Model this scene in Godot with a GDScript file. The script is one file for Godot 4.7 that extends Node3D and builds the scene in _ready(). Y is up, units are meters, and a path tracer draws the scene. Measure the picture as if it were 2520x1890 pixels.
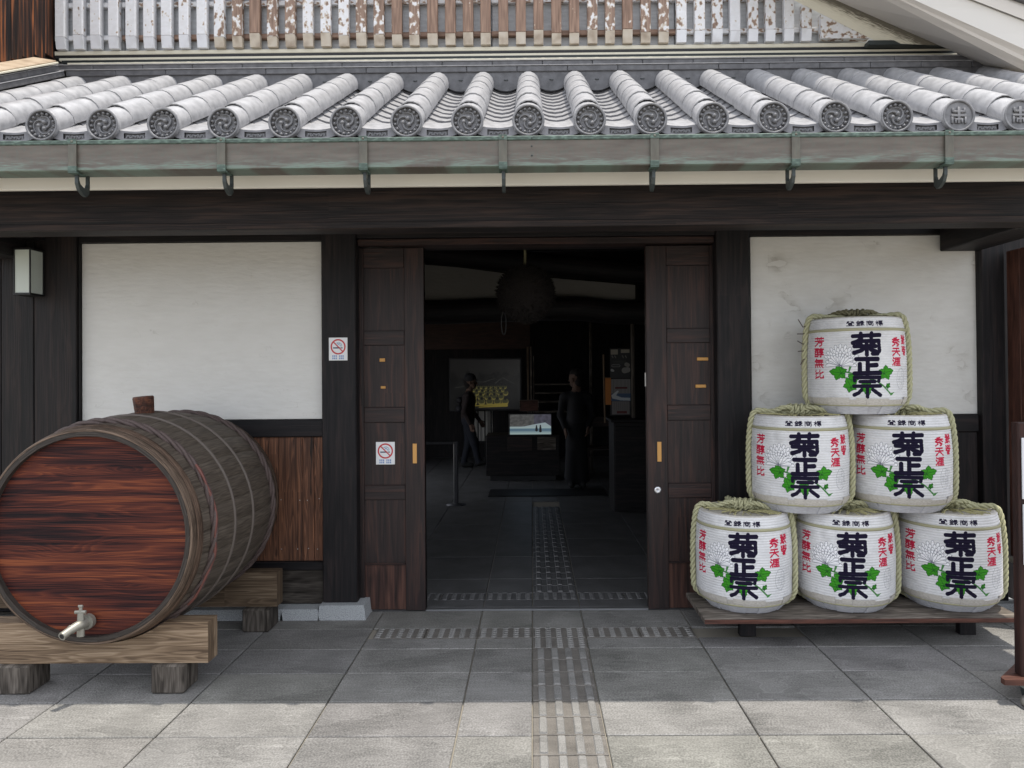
extends Node3D
# x to the right along the facade, y up, z = -depth from the camera. Metres.

const TAUF := 6.28318530718
var M := {}
var rng := RandomNumberGenerator.new()
var counts := {}


func _ready() -> void:
	rng.seed = 20240611
	# ---- camera
	var cam := Camera3D.new()
	cam.name = "camera"
	cam.projection = Camera3D.PROJECTION_FRUSTUM
	cam.near = 0.1
	cam.far = 600.0
	cam.size = 0.109868
	cam.frustum_offset = Vector2(-0.002252, -0.002523)
	cam.position = Vector3(0, 1.47, 0)
	cam.rotation = Vector3(0.009, 0.0066, -0.008)
	add_child(cam)
	cam.current = true
	# ---- sky, exposure
	var we := WorldEnvironment.new()
	we.name = "world_environment"
	var env := Environment.new()
	env.background_mode = Environment.BG_SKY
	var sky := Sky.new()
	var sm := ProceduralSkyMaterial.new()
	sm.sky_top_color = Color(0.87, 0.885, 0.92)
	sm.sky_horizon_color = Color(0.75, 0.775, 0.815)
	sm.sky_curve = 0.30
	sm.sky_energy_multiplier = 1.38
	sm.ground_bottom_color = Color(0.45, 0.44, 0.42)
	sm.ground_horizon_color = Color(0.72, 0.76, 0.80)
	sky.sky_material = sm
	env.sky = sky
	env.tonemap_mode = Environment.TONE_MAPPER_LINEAR
	env.tonemap_exposure = 1.08
	env.sdfgi_enabled = true
	env.ssao_enabled = true
	env.ssil_enabled = true
	we.environment = env
	add_child(we)
	# ---- sun: almost overhead, a little from the right and from the viewer's side
	var sun := DirectionalLight3D.new()
	sun.name = "sun"
	sun.light_energy = 1.30
	sun.light_color = Color(1.0, 0.97, 0.92)
	sun.light_angular_distance = 0.5
	sun.shadow_enabled = true
	sun.look_at_from_position(Vector3(0.15, 1.0, 0.055) * 30.0, Vector3.ZERO, Vector3(0, 0, -1))
	add_child(sun)

	materials()
	ground()
	building()
	big_barrel()
	sake_stack()
	small_things()
	interior()


# ------------------------------------------------------------------ mesh building
class MB:
	var st := SurfaceTool.new()
	var grp := 0
	var off := Vector2.ZERO
	var grain := 0
	var xf := Transform3D()

	func _init() -> void:
		st.begin(Mesh.PRIMITIVE_TRIANGLES)
		st.set_smooth_group(-1)
		st.set_color(Color.WHITE)

	func flat() -> void:
		st.set_smooth_group(-1)

	func smooth() -> void:
		grp += 1
		st.set_smooth_group(grp)

	func tint(c: Color) -> void:
		st.set_color(c)

	func v(p: Vector3, uv: Vector2) -> void:
		st.set_uv(uv + off)
		st.add_vertex(xf * p)

	# a, b, c counterclockwise seen from outside
	func tri(a: Vector3, b: Vector3, c: Vector3, ua: Vector2, ub: Vector2, uc: Vector2) -> void:
		v(a, ua)
		v(c, uc)
		v(b, ub)

	func quad(a: Vector3, b: Vector3, c: Vector3, d: Vector3, ua: Vector2, ub: Vector2, uc: Vector2, ud: Vector2) -> void:
		tri(a, b, c, ua, ub, uc)
		tri(a, c, d, ua, uc, ud)

	func fuv(p: Vector3, n: Vector3) -> Vector2:
		var a := n.abs()
		var k := 0
		if a.y >= a.x and a.y >= a.z:
			k = 1
		elif a.z >= a.x:
			k = 2
		var i := (k + 1) % 3
		var j := (k + 2) % 3
		if j == grain:
			var t := i
			i = j
			j = t
		return Vector2(p[i], p[j])

	func quad_out(a: Vector3, b: Vector3, c: Vector3, d: Vector3, n: Vector3) -> void:
		var ua := fuv(a, n)
		var ub := fuv(b, n)
		var uc := fuv(c, n)
		var ud := fuv(d, n)
		if (b - a).cross(c - a).dot(n) >= 0.0:
			quad(a, b, c, d, ua, ub, uc, ud)
		else:
			quad(d, c, b, a, ud, uc, ub, ua)

	# corners of a curved outer face: length along u, angle across v
	func quad_out2(p: Array, z0: float, z1: float, c0: float, c1: float) -> void:
		var a: Vector3 = p[0]
		var b: Vector3 = p[1]
		var c: Vector3 = p[2]
		var d: Vector3 = p[3]
		var n := Vector3(a.x + b.x, a.y + b.y, 0.0)
		if (b - a).cross(c - a).dot(n) >= 0.0:
			quad(a, b, c, d, Vector2(z0, c0), Vector2(z0, c1), Vector2(z1, c1), Vector2(z1, c0))
		else:
			quad(d, c, b, a, Vector2(z1, c0), Vector2(z1, c1), Vector2(z0, c1), Vector2(z0, c0))

	func tri_out(a: Vector3, b: Vector3, c: Vector3, n: Vector3) -> void:
		if (b - a).cross(c - a).dot(n) >= 0.0:
			tri(a, b, c, fuv(a, n), fuv(b, n), fuv(c, n))
		else:
			tri(a, c, b, fuv(a, n), fuv(c, n), fuv(b, n))

	func box(c: Vector3, s: Vector3, ch := 0.003) -> void:
		var h := s * 0.5
		ch = minf(ch, minf(h.x, minf(h.y, h.z)) * 0.6)
		for a in 3:
			var b := (a + 1) % 3
			var e := (a + 2) % 3
			for s1 in [-1.0, 1.0]:
				var n := Vector3.ZERO
				n[a] = s1
				var q := []
				for k in [[-1.0, -1.0], [1.0, -1.0], [1.0, 1.0], [-1.0, 1.0]]:
					var p := Vector3.ZERO
					p[a] = s1 * h[a]
					p[b] = k[0] * (h[b] - ch)
					p[e] = k[1] * (h[e] - ch)
					q.append(c + p)
				quad_out(q[0], q[1], q[2], q[3], n)
				if ch <= 0.0:
					continue
				for s2 in [-1.0, 1.0]:
					var m := Vector3.ZERO
					m[a] = s1
					m[b] = s2
					var r := []
					for k in [[0, -1.0], [0, 1.0], [1, 1.0], [1, -1.0]]:
						var p := Vector3.ZERO
						p[a] = s1 * (h[a] - (ch if k[0] == 1 else 0.0))
						p[b] = s2 * (h[b] - (ch if k[0] == 0 else 0.0))
						p[e] = k[1] * (h[e] - ch)
						r.append(c + p)
					quad_out(r[0], r[1], r[2], r[3], m)
		if ch > 0.0:
			for sx in [-1.0, 1.0]:
				for sy in [-1.0, 1.0]:
					for sz in [-1.0, 1.0]:
						var sg := Vector3(sx, sy, sz)
						tri_out(c + sg * Vector3(h.x, h.y - ch, h.z - ch), c + sg * Vector3(h.x - ch, h.y, h.z - ch), c + sg * Vector3(h.x - ch, h.y - ch, h.z), sg)

	# x range, y range, depth range
	func bx(x0: float, x1: float, y0: float, y1: float, d0: float, d1: float, ch := 0.003) -> void:
		box(Vector3((x0 + x1) / 2, (y0 + y1) / 2, -(d0 + d1) / 2), Vector3(absf(x1 - x0), absf(y1 - y0), absf(d1 - d0)), ch)

	# polygon in the plane (o, u, w), thickness along t
	func extrude(poly: PackedVector2Array, o: Vector3, u: Vector3, w: Vector3, t: Vector3) -> void:
		var idx := Geometry2D.triangulate_polygon(poly)
		var n := t.normalized()
		for i in range(0, idx.size(), 3):
			var a := poly[idx[i]]
			var b := poly[idx[i + 1]]
			var c := poly[idx[i + 2]]
			var pa := o + u * a.x + w * a.y
			var pb := o + u * b.x + w * b.y
			var pc := o + u * c.x + w * c.y
			tri_out(pa, pb, pc, -n)
			tri_out(pa + t, pb + t, pc + t, n)
		var area := 0.0
		for i in poly.size():
			var a := poly[i]
			var b := poly[(i + 1) % poly.size()]
			area += a.x * b.y - b.x * a.y
		for i in poly.size():
			var a := poly[i]
			var b := poly[(i + 1) % poly.size()]
			var e := (b - a) * signf(area)
			var out := u * e.y - w * e.x
			var pa := o + u * a.x + w * a.y
			var pb := o + u * b.x + w * b.y
			quad_out(pa, pb, pb + t, pa + t, out)

	# prof: (radius, height) from bottom to top, about the y axis
	func lathe(prof: Array, n: int, us := 1.0, a0 := 0.0, a1 := TAU) -> void:
		var len := 0.0
		for i in prof.size() - 1:
			var p: Vector2 = prof[i]
			var q: Vector2 = prof[i + 1]
			var l2 := len + p.distance_to(q)
			for k in n:
				var t0 := a0 + (a1 - a0) * k / n
				var t1 := a0 + (a1 - a0) * (k + 1) / n
				if k == n - 1 and absf(a1 - a0 - TAU) < 1e-6:
					t1 = a0
				var d0 := Vector3(sin(t0), 0, cos(t0))
				var d1 := Vector3(sin(t1), 0, cos(t1))
				var u0 := Vector2(us * k / n, len)
				var u1 := Vector2(us * (k + 1) / n, len)
				var a := d0 * p.x + Vector3(0, p.y, 0)
				var b := d1 * p.x + Vector3(0, p.y, 0)
				var c := d1 * q.x + Vector3(0, q.y, 0)
				var d := d0 * q.x + Vector3(0, q.y, 0)
				var v0 := Vector2(u0.x, l2)
				var v1 := Vector2(u1.x, l2)
				if p.x > 1e-5:
					tri(a, b, c, u0, u1, v1)
				if q.x > 1e-5:
					tri(a, c, d, u0, v1, v0)
			len = l2

	func tube(pts: PackedVector3Array, rad, n := 8, closed := false, cap := true, squash := 1.0) -> void:
		smooth()
		var m := pts.size()
		var rings := []
		var nor := Vector3.ZERO
		var t0 := Vector3.ZERO
		var len := 0.0
		var lens := []
		for i in m:
			var t := (pts[(i + 1) % m] - pts[i - 1 if i > 0 else m - 1]) if closed else (pts[mini(i + 1, m - 1)] - pts[maxi(i - 1, 0)])
			t = t.normalized()
			if i == 0:
				nor = t.cross(Vector3(0, 1, 0) if absf(t.y) < 0.9 else Vector3(1, 0, 0)).normalized()
			else:
				nor = (nor - t * nor.dot(t)).normalized()
				len += pts[i].distance_to(pts[i - 1])
			lens.append(len)
			var bi := t.cross(nor)
			var r: float = rad[i] if rad is Array or rad is PackedFloat32Array else rad
			var ring := PackedVector3Array()
			for k in n:
				var a := TAU * k / n
				ring.append(pts[i] + (nor * cos(a) + bi * sin(a) * squash) * r)
			rings.append(ring)
			t0 = t
		var last := m if closed else m - 1
		for i in last:
			var A: PackedVector3Array = rings[i]
			var B: PackedVector3Array = rings[(i + 1) % m]
			var l0: float = lens[i]
			var l1: float = lens[i + 1] if i + 1 < m else len + 0.01
			for k in n:
				var k2 := (k + 1) % n
				quad(A[k], A[k2], B[k2], B[k], Vector2(l0, float(k) / n), Vector2(l0, float(k + 1) / n), Vector2(l1, float(k + 1) / n), Vector2(l1, float(k) / n))
		if cap and not closed:
			smooth()
			for k in range(1, n - 1):
				tri(rings[0][0], rings[0][k + 1], rings[0][k], Vector2.ZERO, Vector2(0.01, 0), Vector2(0, 0.01))
				tri(rings[m - 1][0], rings[m - 1][k], rings[m - 1][k + 1], Vector2.ZERO, Vector2(0.01, 0), Vector2(0, 0.01))

	# a laid rope: strands wound round a path
	func rope(path: PackedVector3Array, r: float, strands: int, pitch: float, step: float, closed := false, sides := 6, squash := 1.0) -> void:
		var cv := Curve3D.new()
		cv.bake_interval = step
		for p in path:
			cv.add_point(p)
		if closed:
			cv.add_point(path[0])
		var total := cv.get_baked_length()
		if closed:
			pitch = total / maxf(1.0, roundf(total / pitch))
		var cnt := int(total / step)
		var base := PackedVector3Array()
		for i in (cnt if closed else cnt + 1):
			base.append(cv.sample_baked(total * i / cnt, false))
		var m := base.size()
		for s in strands:
			var q := PackedVector3Array()
			var nor := Vector3.ZERO
			for i in m:
				var t := (base[(i + 1) % m] - base[i - 1 if i > 0 else m - 1]) if closed else (base[mini(i + 1, m - 1)] - base[maxi(i - 1, 0)])
				t = t.normalized()
				if i == 0:
					nor = t.cross(Vector3(0, 1, 0) if absf(t.y) < 0.9 else Vector3(1, 0, 0)).normalized()
				nor = (nor - t * nor.dot(t)).normalized()
				var bi := t.cross(nor)
				var a := TAU * (total * i / cnt) / pitch + TAU * s / strands
				q.append(base[i] + (nor * cos(a) + bi * sin(a) * squash) * r * 0.54)
			tube(q, r * 0.52, sides, closed)

	func ball(c: Vector3, s: Vector3, n := 10, rings := 7) -> void:
		smooth()
		for i in rings:
			for k in n:
				var p := []
				for e in [[i, k], [i, k + 1], [i + 1, k + 1], [i + 1, k]]:
					var th: float = PI * e[0] / rings
					var ph: float = TAU * (e[1] % n) / n
					p.append(c + Vector3(sin(th) * sin(ph), -cos(th), sin(th) * cos(ph)) * s)
				var u := Vector2(float(k) / n, float(i) / rings)
				if i > 0:
					tri(p[0], p[1], p[2], u, u, u)
				if i < rings - 1:
					tri(p[0], p[2], p[3], u, u, u)

	func done() -> ArrayMesh:
		st.generate_normals()
		return st.commit()


func D(x: float, y: float, d: float) -> Vector3:
	return Vector3(x, y, -d)


# ------------------------------------------------------------------ naming
func numbered(called: String) -> String:
	var k: int = counts.get(called, 0)
	counts[called] = k + 1
	return called if k == 0 else "%s_%03d" % [called, k]


func obj(called: String, mesh, mat: Material, parent: Node = null) -> MeshInstance3D:
	var o := MeshInstance3D.new()
	o.mesh = mesh.done() if mesh is MB else mesh
	if mat:
		o.material_override = mat
	if parent:
		o.name = called
		parent.add_child(o, true)
	else:
		o.name = numbered(called)
		add_child(o)
	return o


func tag(o: Node, label: String, category: String, group := "") -> Node:
	o.set_meta("label", label)
	o.set_meta("category", category)
	if group:
		o.set_meta("group", group)
	return o


func thing(called: String, label: String, category: String, at := Vector3.ZERO, group := "") -> Node3D:
	var o := Node3D.new()
	o.name = numbered(called)
	o.position = at
	add_child(o)
	tag(o, label, category, group)
	return o


func struct(called: String, mesh, mat: Material) -> MeshInstance3D:
	var o := obj(called, mesh, mat)
	o.set_meta("kind", "structure")
	return o


# ------------------------------------------------------------------ textures
func lin(r: float, g: float, b: float) -> Color:
	return Color(r, g, b).linear_to_srgb()


# seamless noise, cx by cy features over w by h pixels
func nz(w: int, h: int, sd: int, cx: int, cy: int, oct := 3, wrap := true) -> PackedByteArray:
	var f := FastNoiseLite.new()
	f.seed = sd
	f.noise_type = FastNoiseLite.TYPE_SIMPLEX_SMOOTH
	var px := clampf(minf(float(w) / cx, float(h) / cy), 3.0, 16.0)
	f.frequency = 1.0 / px
	f.fractal_octaves = oct
	f.fractal_type = FastNoiseLite.FRACTAL_FBM if oct > 1 else FastNoiseLite.FRACTAL_NONE
	var w0 := mini(w, maxi(16, int(cx * px)))
	var h0 := mini(h, maxi(16, int(cy * px)))
	var im := f.get_seamless_image(w0, h0, false, false, 0.3) if wrap else f.get_image(w0, h0)
	if w0 != w or h0 != h:
		im.resize(w, h, Image.INTERPOLATE_CUBIC)
	return im.get_data()


func tex_rgb(w: int, h: int, d: PackedByteArray) -> ImageTexture:
	return ImageTexture.create_from_image(Image.create_from_data(w, h, false, Image.FORMAT_RGB8, d))


func tex_l(w: int, h: int, d: PackedByteArray) -> ImageTexture:
	return ImageTexture.create_from_image(Image.create_from_data(w, h, false, Image.FORMAT_L8, d))


# a palette of 256 sRGB steps between linear colours
func ramp(cols: Array) -> PackedByteArray:
	var p := PackedByteArray()
	for i in 256:
		var t := float(i) / 255.0 * (cols.size() - 1)
		var k := mini(int(t), cols.size() - 2)
		var a: Color = cols[k]
		var b: Color = cols[k + 1]
		var c := a.lerp(b, t - k).linear_to_srgb()
		p.append(int(clampf(c.r, 0, 1) * 255))
		p.append(int(clampf(c.g, 0, 1) * 255))
		p.append(int(clampf(c.b, 0, 1) * 255))
	return p


func paint(w: int, h: int, val: PackedByteArray, pal: PackedByteArray) -> ImageTexture:
	var d := PackedByteArray()
	d.resize(w * h * 3)
	for i in w * h:
		var k := val[i] * 3
		d[i * 3] = pal[k]
		d[i * 3 + 1] = pal[k + 1]
		d[i * 3 + 2] = pal[k + 2]
	return tex_rgb(w, h, d)


func std(albedo: Texture2D, rough: float, height: Texture2D = null, hs := 0.1, spec := 0.5) -> StandardMaterial3D:
	var m := StandardMaterial3D.new()
	m.albedo_texture = albedo
	m.roughness = rough
	m.metallic_specular = spec
	m.vertex_color_use_as_albedo = true
	if height:
		m.heightmap_enabled = true
		m.heightmap_texture = height
		m.heightmap_scale = hs
	return m


func plain(c: Color, rough := 0.6, metal := 0.0, spec := 0.5) -> StandardMaterial3D:
	var m := StandardMaterial3D.new()
	m.albedo_color = c
	m.roughness = rough
	m.metallic = metal
	m.metallic_specular = spec
	m.vertex_color_use_as_albedo = true
	return m


func scaled(m: StandardMaterial3D, s: Vector3, rough := -1.0) -> StandardMaterial3D:
	var o: StandardMaterial3D = m.duplicate()
	o.uv1_scale = s
	if rough >= 0.0:
		o.roughness = rough
	return o


# grain runs along u; knots: [x, y, strength, size] in 0..1
func wood(n: int, sd: int, cols: Array, rings: float, warp: float, fine: float, knots := [], streaks := 0.4, wrap := true, ringy := 0.5, band := 0.30) -> Array:
	var wv := nz(n, n, sd, 2, 8, 3, wrap)
	var fv := nz(n, n, sd + 1, 8, n / 4, 2, wrap)
	var sv := nz(n, n, sd + 2, 2, 30, 3, wrap)
	var bv := nz(n, n, sd + 3, 2, 7, 3, wrap)
	var val := PackedByteArray()
	val.resize(n * n)
	for y in n:
		for x in n:
			var i := y * n + x
			var yy := float(y) / n
			var push := 0.0
			for k in knots:
				var dx: float = (float(x) / n - k[0]) / (k[3] * 1.3)
				var dy: float = (yy - k[1]) / k[3]
				var q := dx * dx + dy * dy
				if q < 6.0:
					push += k[2] * exp(-q * 0.9) * 0.5
			var g := (yy + push) * rings + (wv[i] - 128) / 128.0 * warp
			var r := g - floorf(g)
			r = r * r * (3.0 - 2.0 * r) if r < 0.8 else (1.0 - r) * 4.48
			var t := 0.5 + (r - 0.45) * ringy * (1.0 - fine * 0.3) + (fv[i] - 128) / 128.0 * fine * 0.45 + (sv[i] - 128) / 128.0 * streaks + (bv[i] - 128) / 128.0 * band
			val[i] = int(clampf(t, 0.0, 1.0) * 255)
	return [paint(n, n, val, ramp(cols)), tex_l(n, n, val)]


func materials() -> void:
	var C := func(r: float, g: float, b: float) -> Color: return Color(r, g, b)
	# --- timber
	var w := wood(512, 11, [C.call(0.004, 0.004, 0.005), C.call(0.0095, 0.008, 0.0092), C.call(0.023, 0.0165, 0.0160)], 9.0, 1.2, 0.6)
	M.dark = std(w[0], 0.62, w[1], 0.12, 0.4)
	M.dark.uv1_scale = Vector3(0.5, 1, 1)
	w = wood(512, 21, [C.call(0.009, 0.006, 0.006), C.call(0.023, 0.013, 0.012), C.call(0.052, 0.024, 0.018)], 8.0, 1.2, 0.7)
	var low := wood(256, 25, [C.call(0.018, 0.010, 0.009), C.call(0.055, 0.026, 0.020), C.call(0.105, 0.050, 0.036)], 12.0, 1.2, 0.8)
	M.door = std(w[0], 0.55, w[1], 0.1, 0.45)
	M.door.uv1_scale = Vector3(0.5, 1, 1)
	w = wood(512, 31, [C.call(0.011, 0.007, 0.005), C.call(0.130, 0.059, 0.035), C.call(0.27, 0.122, 0.066)], 26.0, 2.6, 0.3, [[0.42, 0.5, 0.22, 0.06], [0.7, 0.2, -0.2, 0.05], [0.3, 0.8, 0.2, 0.05]], 0.3)
	M.dado = std(w[0], 0.6, w[1], 0.2, 0.4)
	M.dado.uv1_scale = Vector3(0.45, 1.7, 1)
	w = wood(1024, 41, [C.call(0.006, 0.004, 0.006), C.call(0.030, 0.009, 0.009), C.call(0.070, 0.018, 0.013), C.call(0.115, 0.030, 0.017), C.call(0.215, 0.062, 0.026)], 70.0, 2.6, 0.9, [[0.185, 0.44, 0.10, 0.034], [0.15, 0.80, 0.07, 0.020], [0.235, 0.795, 0.07, 0.02], [0.06, 0.79, -0.05, 0.02], [0.33, 0.80, -0.08, 0.026], [0.28, 0.28, 0.05, 0.02]], 0.34, false, 0.38, 0.40)
	M.head = std(w[0], 0.6, w[1], 0.10, 0.3)
	M.head.uv1_scale = Vector3(0.4, 1, 1)
	w = wood(512, 51, [C.call(0.032, 0.024, 0.019), C.call(0.092, 0.074, 0.058), C.call(0.155, 0.127, 0.100)], 60.0, 1.6, 0.8, [], 0.10, true, 0.28, 0.12)
	M.stave = std(w[0], 0.65, w[1], 0.15, 0.4)
	w = wood(512, 61, [C.call(0.070, 0.045, 0.029), C.call(0.215, 0.150, 0.096), C.call(0.38, 0.285, 0.195)], 9.0, 2.6, 0.45, [[0.5, 0.5, 0.5, 0.11]], 0.3)
	M.timber = std(w[0], 0.7, w[1], 0.2, 0.35)
	M.timber.uv1_scale = Vector3(0.45, 1.6, 1)
	w = wood(512, 71, [C.call(0.05, 0.042, 0.035), C.call(0.13, 0.112, 0.095), C.call(0.24, 0.21, 0.18)], 9.0, 1.4, 0.8)
	M.deck = std(w[0], 0.75, w[1], 0.2, 0.3)
	w = wood(512, 81, [C.call(0.006, 0.004, 0.004), C.call(0.045, 0.020, 0.013), C.call(0.30, 0.10, 0.035)], 6.0, 1.2, 0.7, [], 0.6)
	M.burnt = std(w[0], 0.6, w[1], 0.2, 0.4)
	M.burnt.uv1_scale = Vector3(0.4, 1, 1)
	w = wood(256, 91, [C.call(0.05, 0.022, 0.016), C.call(0.085, 0.036, 0.026), C.call(0.13, 0.055, 0.038)], 8.0, 1.0, 0.8)
	M.redpost = std(w[0], 0.6, w[1], 0.1, 0.4)
	M.hoop = std(w[0], 0.65, w[1], 0.1, 0.3)
	M.hoop.albedo_color = lin(0.9, 0.9, 0.9)

	# --- plaster with faint trowel marks and stains
	var n := 512
	var a := nz(n, n, 101, 5, 9, 4)
	var b := nz(n, n, 102, 9, 40, 3)
	var e := nz(n, n, 103, 3, 3, 4)
	var hv := nz(n, n, 104, 12, 40, 4)
	var val := PackedByteArray()
	for k in 2:
		val = PackedByteArray()
		val.resize(n * n)
		for i in n * n:
			var t := 0.64 + (a[i] - 128) / 128.0 * (0.10 if k == 0 else 0.16) + (b[i] - 128) / 128.0 * 0.10
			if k == 1 and e[i] > 150 and a[i] > 112:
				t -= (e[i] - 150) / 105.0 * 0.6
			if b[i] > 200 and a[i] > 140:
				t -= 0.14
			if absi(a[i] - 128) < 2 and e[i] > 165:
				t -= 0.22
			val[i] = int(clampf(t, 0, 1) * 255)
		M["plaster" if k == 0 else "plaster_worn"] = std(paint(n, n, val, ramp([C.call(0.40, 0.38, 0.34), C.call(0.66, 0.65, 0.615), C.call(0.76, 0.755, 0.725)])), 0.85, tex_l(n, n, hv), 0.25, 0.2)
	M.plaster_worn.uv1_scale = Vector3(0.8, 0.8, 1)
	M.plaster.uv1_scale = Vector3(0.7, 0.7, 1)
	M.white_board = plain(lin(0.66, 0.645, 0.60), 0.6)
	M.panel_white = std(paint(n, n, b, ramp([C.call(0.42, 0.43, 0.45), C.call(0.60, 0.62, 0.64)])), 0.6)
	M.cream = plain(lin(0.58, 0.55, 0.45), 0.6)

	# --- barge plaster with mildew: v runs across the board
	n = 256
	var mil := nz(n, n, 111, 16, 16, 4)
	var d := PackedByteArray()
	d.resize(n * n)
	for y in n:
		for x in n:
			var i := y * n + x
			var edge := float(y) / n
			var th := 1.0 - smoothstep(0.10, 0.75, edge + (mil[i] - 128) / 128.0 * 0.20)
			d[i] = int(clampf(0.25 + 0.75 * (1.0 - th) , 0, 1) * 235 + mil[i] * 0.06)
	M.mildew = std(paint(n, n, d, ramp([C.call(0.05, 0.042, 0.03), C.call(0.13, 0.115, 0.085), C.call(0.5, 0.47, 0.38), C.call(0.66, 0.63, 0.52)])), 0.8)
	M.mildew.texture_repeat = true

	# --- paving: fine speckle over a wavy cut
	n = 1024
	a = nz(n, n, 121, 110, 110, 2)
	b = nz(n, n, 122, 9, 40, 4)
	e = nz(n, n, 123, 3, 3, 4)
	var wet := nz(n, n, 124, 2, 4, 4)
	val = PackedByteArray()
	val.resize(n * n)
	for i in n * n:
		val[i] = int(clampf(0.5 + (a[i] - 128) / 128.0 * 0.42 + (b[i] - 128) / 128.0 * 0.15 + (e[i] - 128) / 128.0 * 0.26 + (0.13 if absi(wet[i] - 150) < 3 else 0.0) - (0.10 if wet[i] > 152 else 0.0), 0, 1) * 255)
	M.stone = std(paint(n, n, val, ramp([C.call(0.114, 0.112, 0.107), C.call(0.220, 0.215, 0.205), C.call(0.335, 0.329, 0.316)])), 0.72, tex_l(n, n, val), 0.22, 0.4)
	M.stone.uv1_scale = Vector3(0.8, 0.8, 1)
	M.tactile = std(M.stone.albedo_texture, 0.7, M.stone.heightmap_texture, 0.1)
	M.tactile.uv1_scale = Vector3(1.3, 1.3, 1)
	M.tactile.albedo_color = lin(0.70, 0.66, 0.62)
	M.tactile_bar = std(M.stone.albedo_texture, 0.65, M.stone.heightmap_texture, 0.08)
	M.tactile_bar.uv1_scale = Vector3(1.3, 1.3, 1)
	M.tactile_bar.albedo_color = lin(1.0, 1.0, 1.0)
	M.mortar = plain(lin(0.30, 0.275, 0.23), 0.9)
	M.stud = std(M.stone.albedo_texture, 0.6)
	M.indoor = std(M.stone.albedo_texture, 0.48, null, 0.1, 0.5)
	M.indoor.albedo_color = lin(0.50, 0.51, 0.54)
	# --- granite
	n = 256
	a = nz(n, n, 131, 40, 40, 2)
	M.granite = std(paint(n, n, a, ramp([C.call(0.16, 0.17, 0.18), C.call(0.38, 0.40, 0.41), C.call(0.55, 0.56, 0.57)])), 0.7, tex_l(n, n, a), 0.2)
	M.granite.uv1_scale = Vector3(3, 3, 1)
	# --- roof tile clay
	n = 512
	a = nz(n, n, 141, 7, 7, 5)
	b = nz(n, n, 142, 60, 60, 2)
	val = PackedByteArray()
	val.resize(n * n)
	for i in n * n:
		val[i] = int(clampf(0.5 + (a[i] - 128) / 128.0 * 0.42 + (b[i] - 128) / 128.0 * 0.12, 0, 1) * 255)
	M.tile = std(paint(n, n, val, ramp([C.call(0.225, 0.226, 0.235), C.call(0.335, 0.335, 0.346), C.call(0.42, 0.419, 0.43)])), 0.38, tex_l(n, n, b), 0.02, 0.5)
	M.tile.uv1_scale = Vector3(2.2, 2.2, 1)
	M.tile_dark = std(paint(n, n, val, ramp([C.call(0.060, 0.060, 0.064), C.call(0.105, 0.105, 0.112), C.call(0.15, 0.15, 0.16)])), 0.5, tex_l(n, n, b), 0.04)
	M.tile_dark.uv1_scale = Vector3(2.2, 2.2, 1)
	M.crest = std(paint(512, 512, val, ramp([C.call(0.12, 0.12, 0.125), C.call(0.19, 0.19, 0.20), C.call(0.25, 0.25, 0.26)])), 0.45)
	M.crest.albedo_color = lin(1.0, 1.0, 1.0)
	# --- copper gutter: v 0 at the lip, 1 at the bottom
	n = 512
	a = nz(n, n, 151, 8, 3, 4)
	b = nz(n, n, 152, 90, 3, 3)
	e = nz(n, n, 153, 30, 20, 4)
	d = PackedByteArray()
	d.resize(n * n * 3)
	for y in n:
		for x in n:
			var i := y * n + x
			var t := float(y) / n
			var base := Color(0.095, 0.079, 0.066).lerp(Color(0.15, 0.13, 0.109), a[i] / 255.0)
			base = base.lerp(Color(0.105, 0.12, 0.10), clampf((b[i] - 120) / 200.0, 0, 0.5))
			var gr := smoothstep(0.55, 1.0, t + (e[i] - 128) / 128.0 * 0.30) * smoothstep(90.0, 190.0, a[i] + 30)
			base = base.lerp(Color(0.17, 0.245, 0.205), gr * 0.7)
			var c := base.linear_to_srgb()
			d[i * 3] = int(c.r * 255)
			d[i * 3 + 1] = int(c.g * 255)
			d[i * 3 + 2] = int(c.b * 255)
	M.copper = std(tex_rgb(n, n, d), 0.48, null, 0.1, 0.5)
	M.patina = std(paint(n, n, e, ramp([C.call(0.032, 0.050, 0.042), C.call(0.065, 0.10, 0.083), C.call(0.17, 0.25, 0.21)])), 0.6)
	M.iron = plain(lin(0.045, 0.055, 0.055), 0.5, 0.3)
	# --- peeling paint, four states: v runs along the slat
	M.peel = []
	for k in 4:
		n = 256
		a = nz(n, n, 161 + k, 14, 26, 4)
		b = nz(n, n, 171 + k, 5, 60, 3)
		e = nz(n, n, 181 + k, 30, 20, 3)
		var lim: float = [62.0, 96.0, 142.0, 196.0][k]
		d = PackedByteArray()
		d.resize(n * n * 3)
		for i in n * n:
			var t := a[i] * 0.7 + e[i] * 0.3
			var white := Color(0.70, 0.71, 0.74).lerp(Color(0.60, 0.60, 0.61), e[i] / 255.0)
			var wd := Color(0.12, 0.072, 0.05).lerp(Color(0.32, 0.22, 0.165), b[i] / 255.0)
			if k == 3:
				wd = Color(0.11, 0.062, 0.042).lerp(Color(0.33, 0.215, 0.155), b[i] / 255.0)
			var pr := Color(0.48, 0.42, 0.35)
			var c := white
			if t < lim:
				c = wd
			elif t < lim + 16.0:
				c = pr
			c = c.linear_to_srgb()
			d[i * 3] = int(c.r * 255)
			d[i * 3 + 1] = int(c.g * 255)
			d[i * 3 + 2] = int(c.b * 255)
		M.peel.append(std(tex_rgb(n, n, d), 0.65))
	n = 256
	a = nz(n, n, 191, 8, 8, 4)
	M.primer = std(paint(n, n, a, ramp([C.call(0.25, 0.19, 0.14), C.call(0.47, 0.41, 0.33), C.call(0.56, 0.52, 0.45)])), 0.7)
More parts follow.
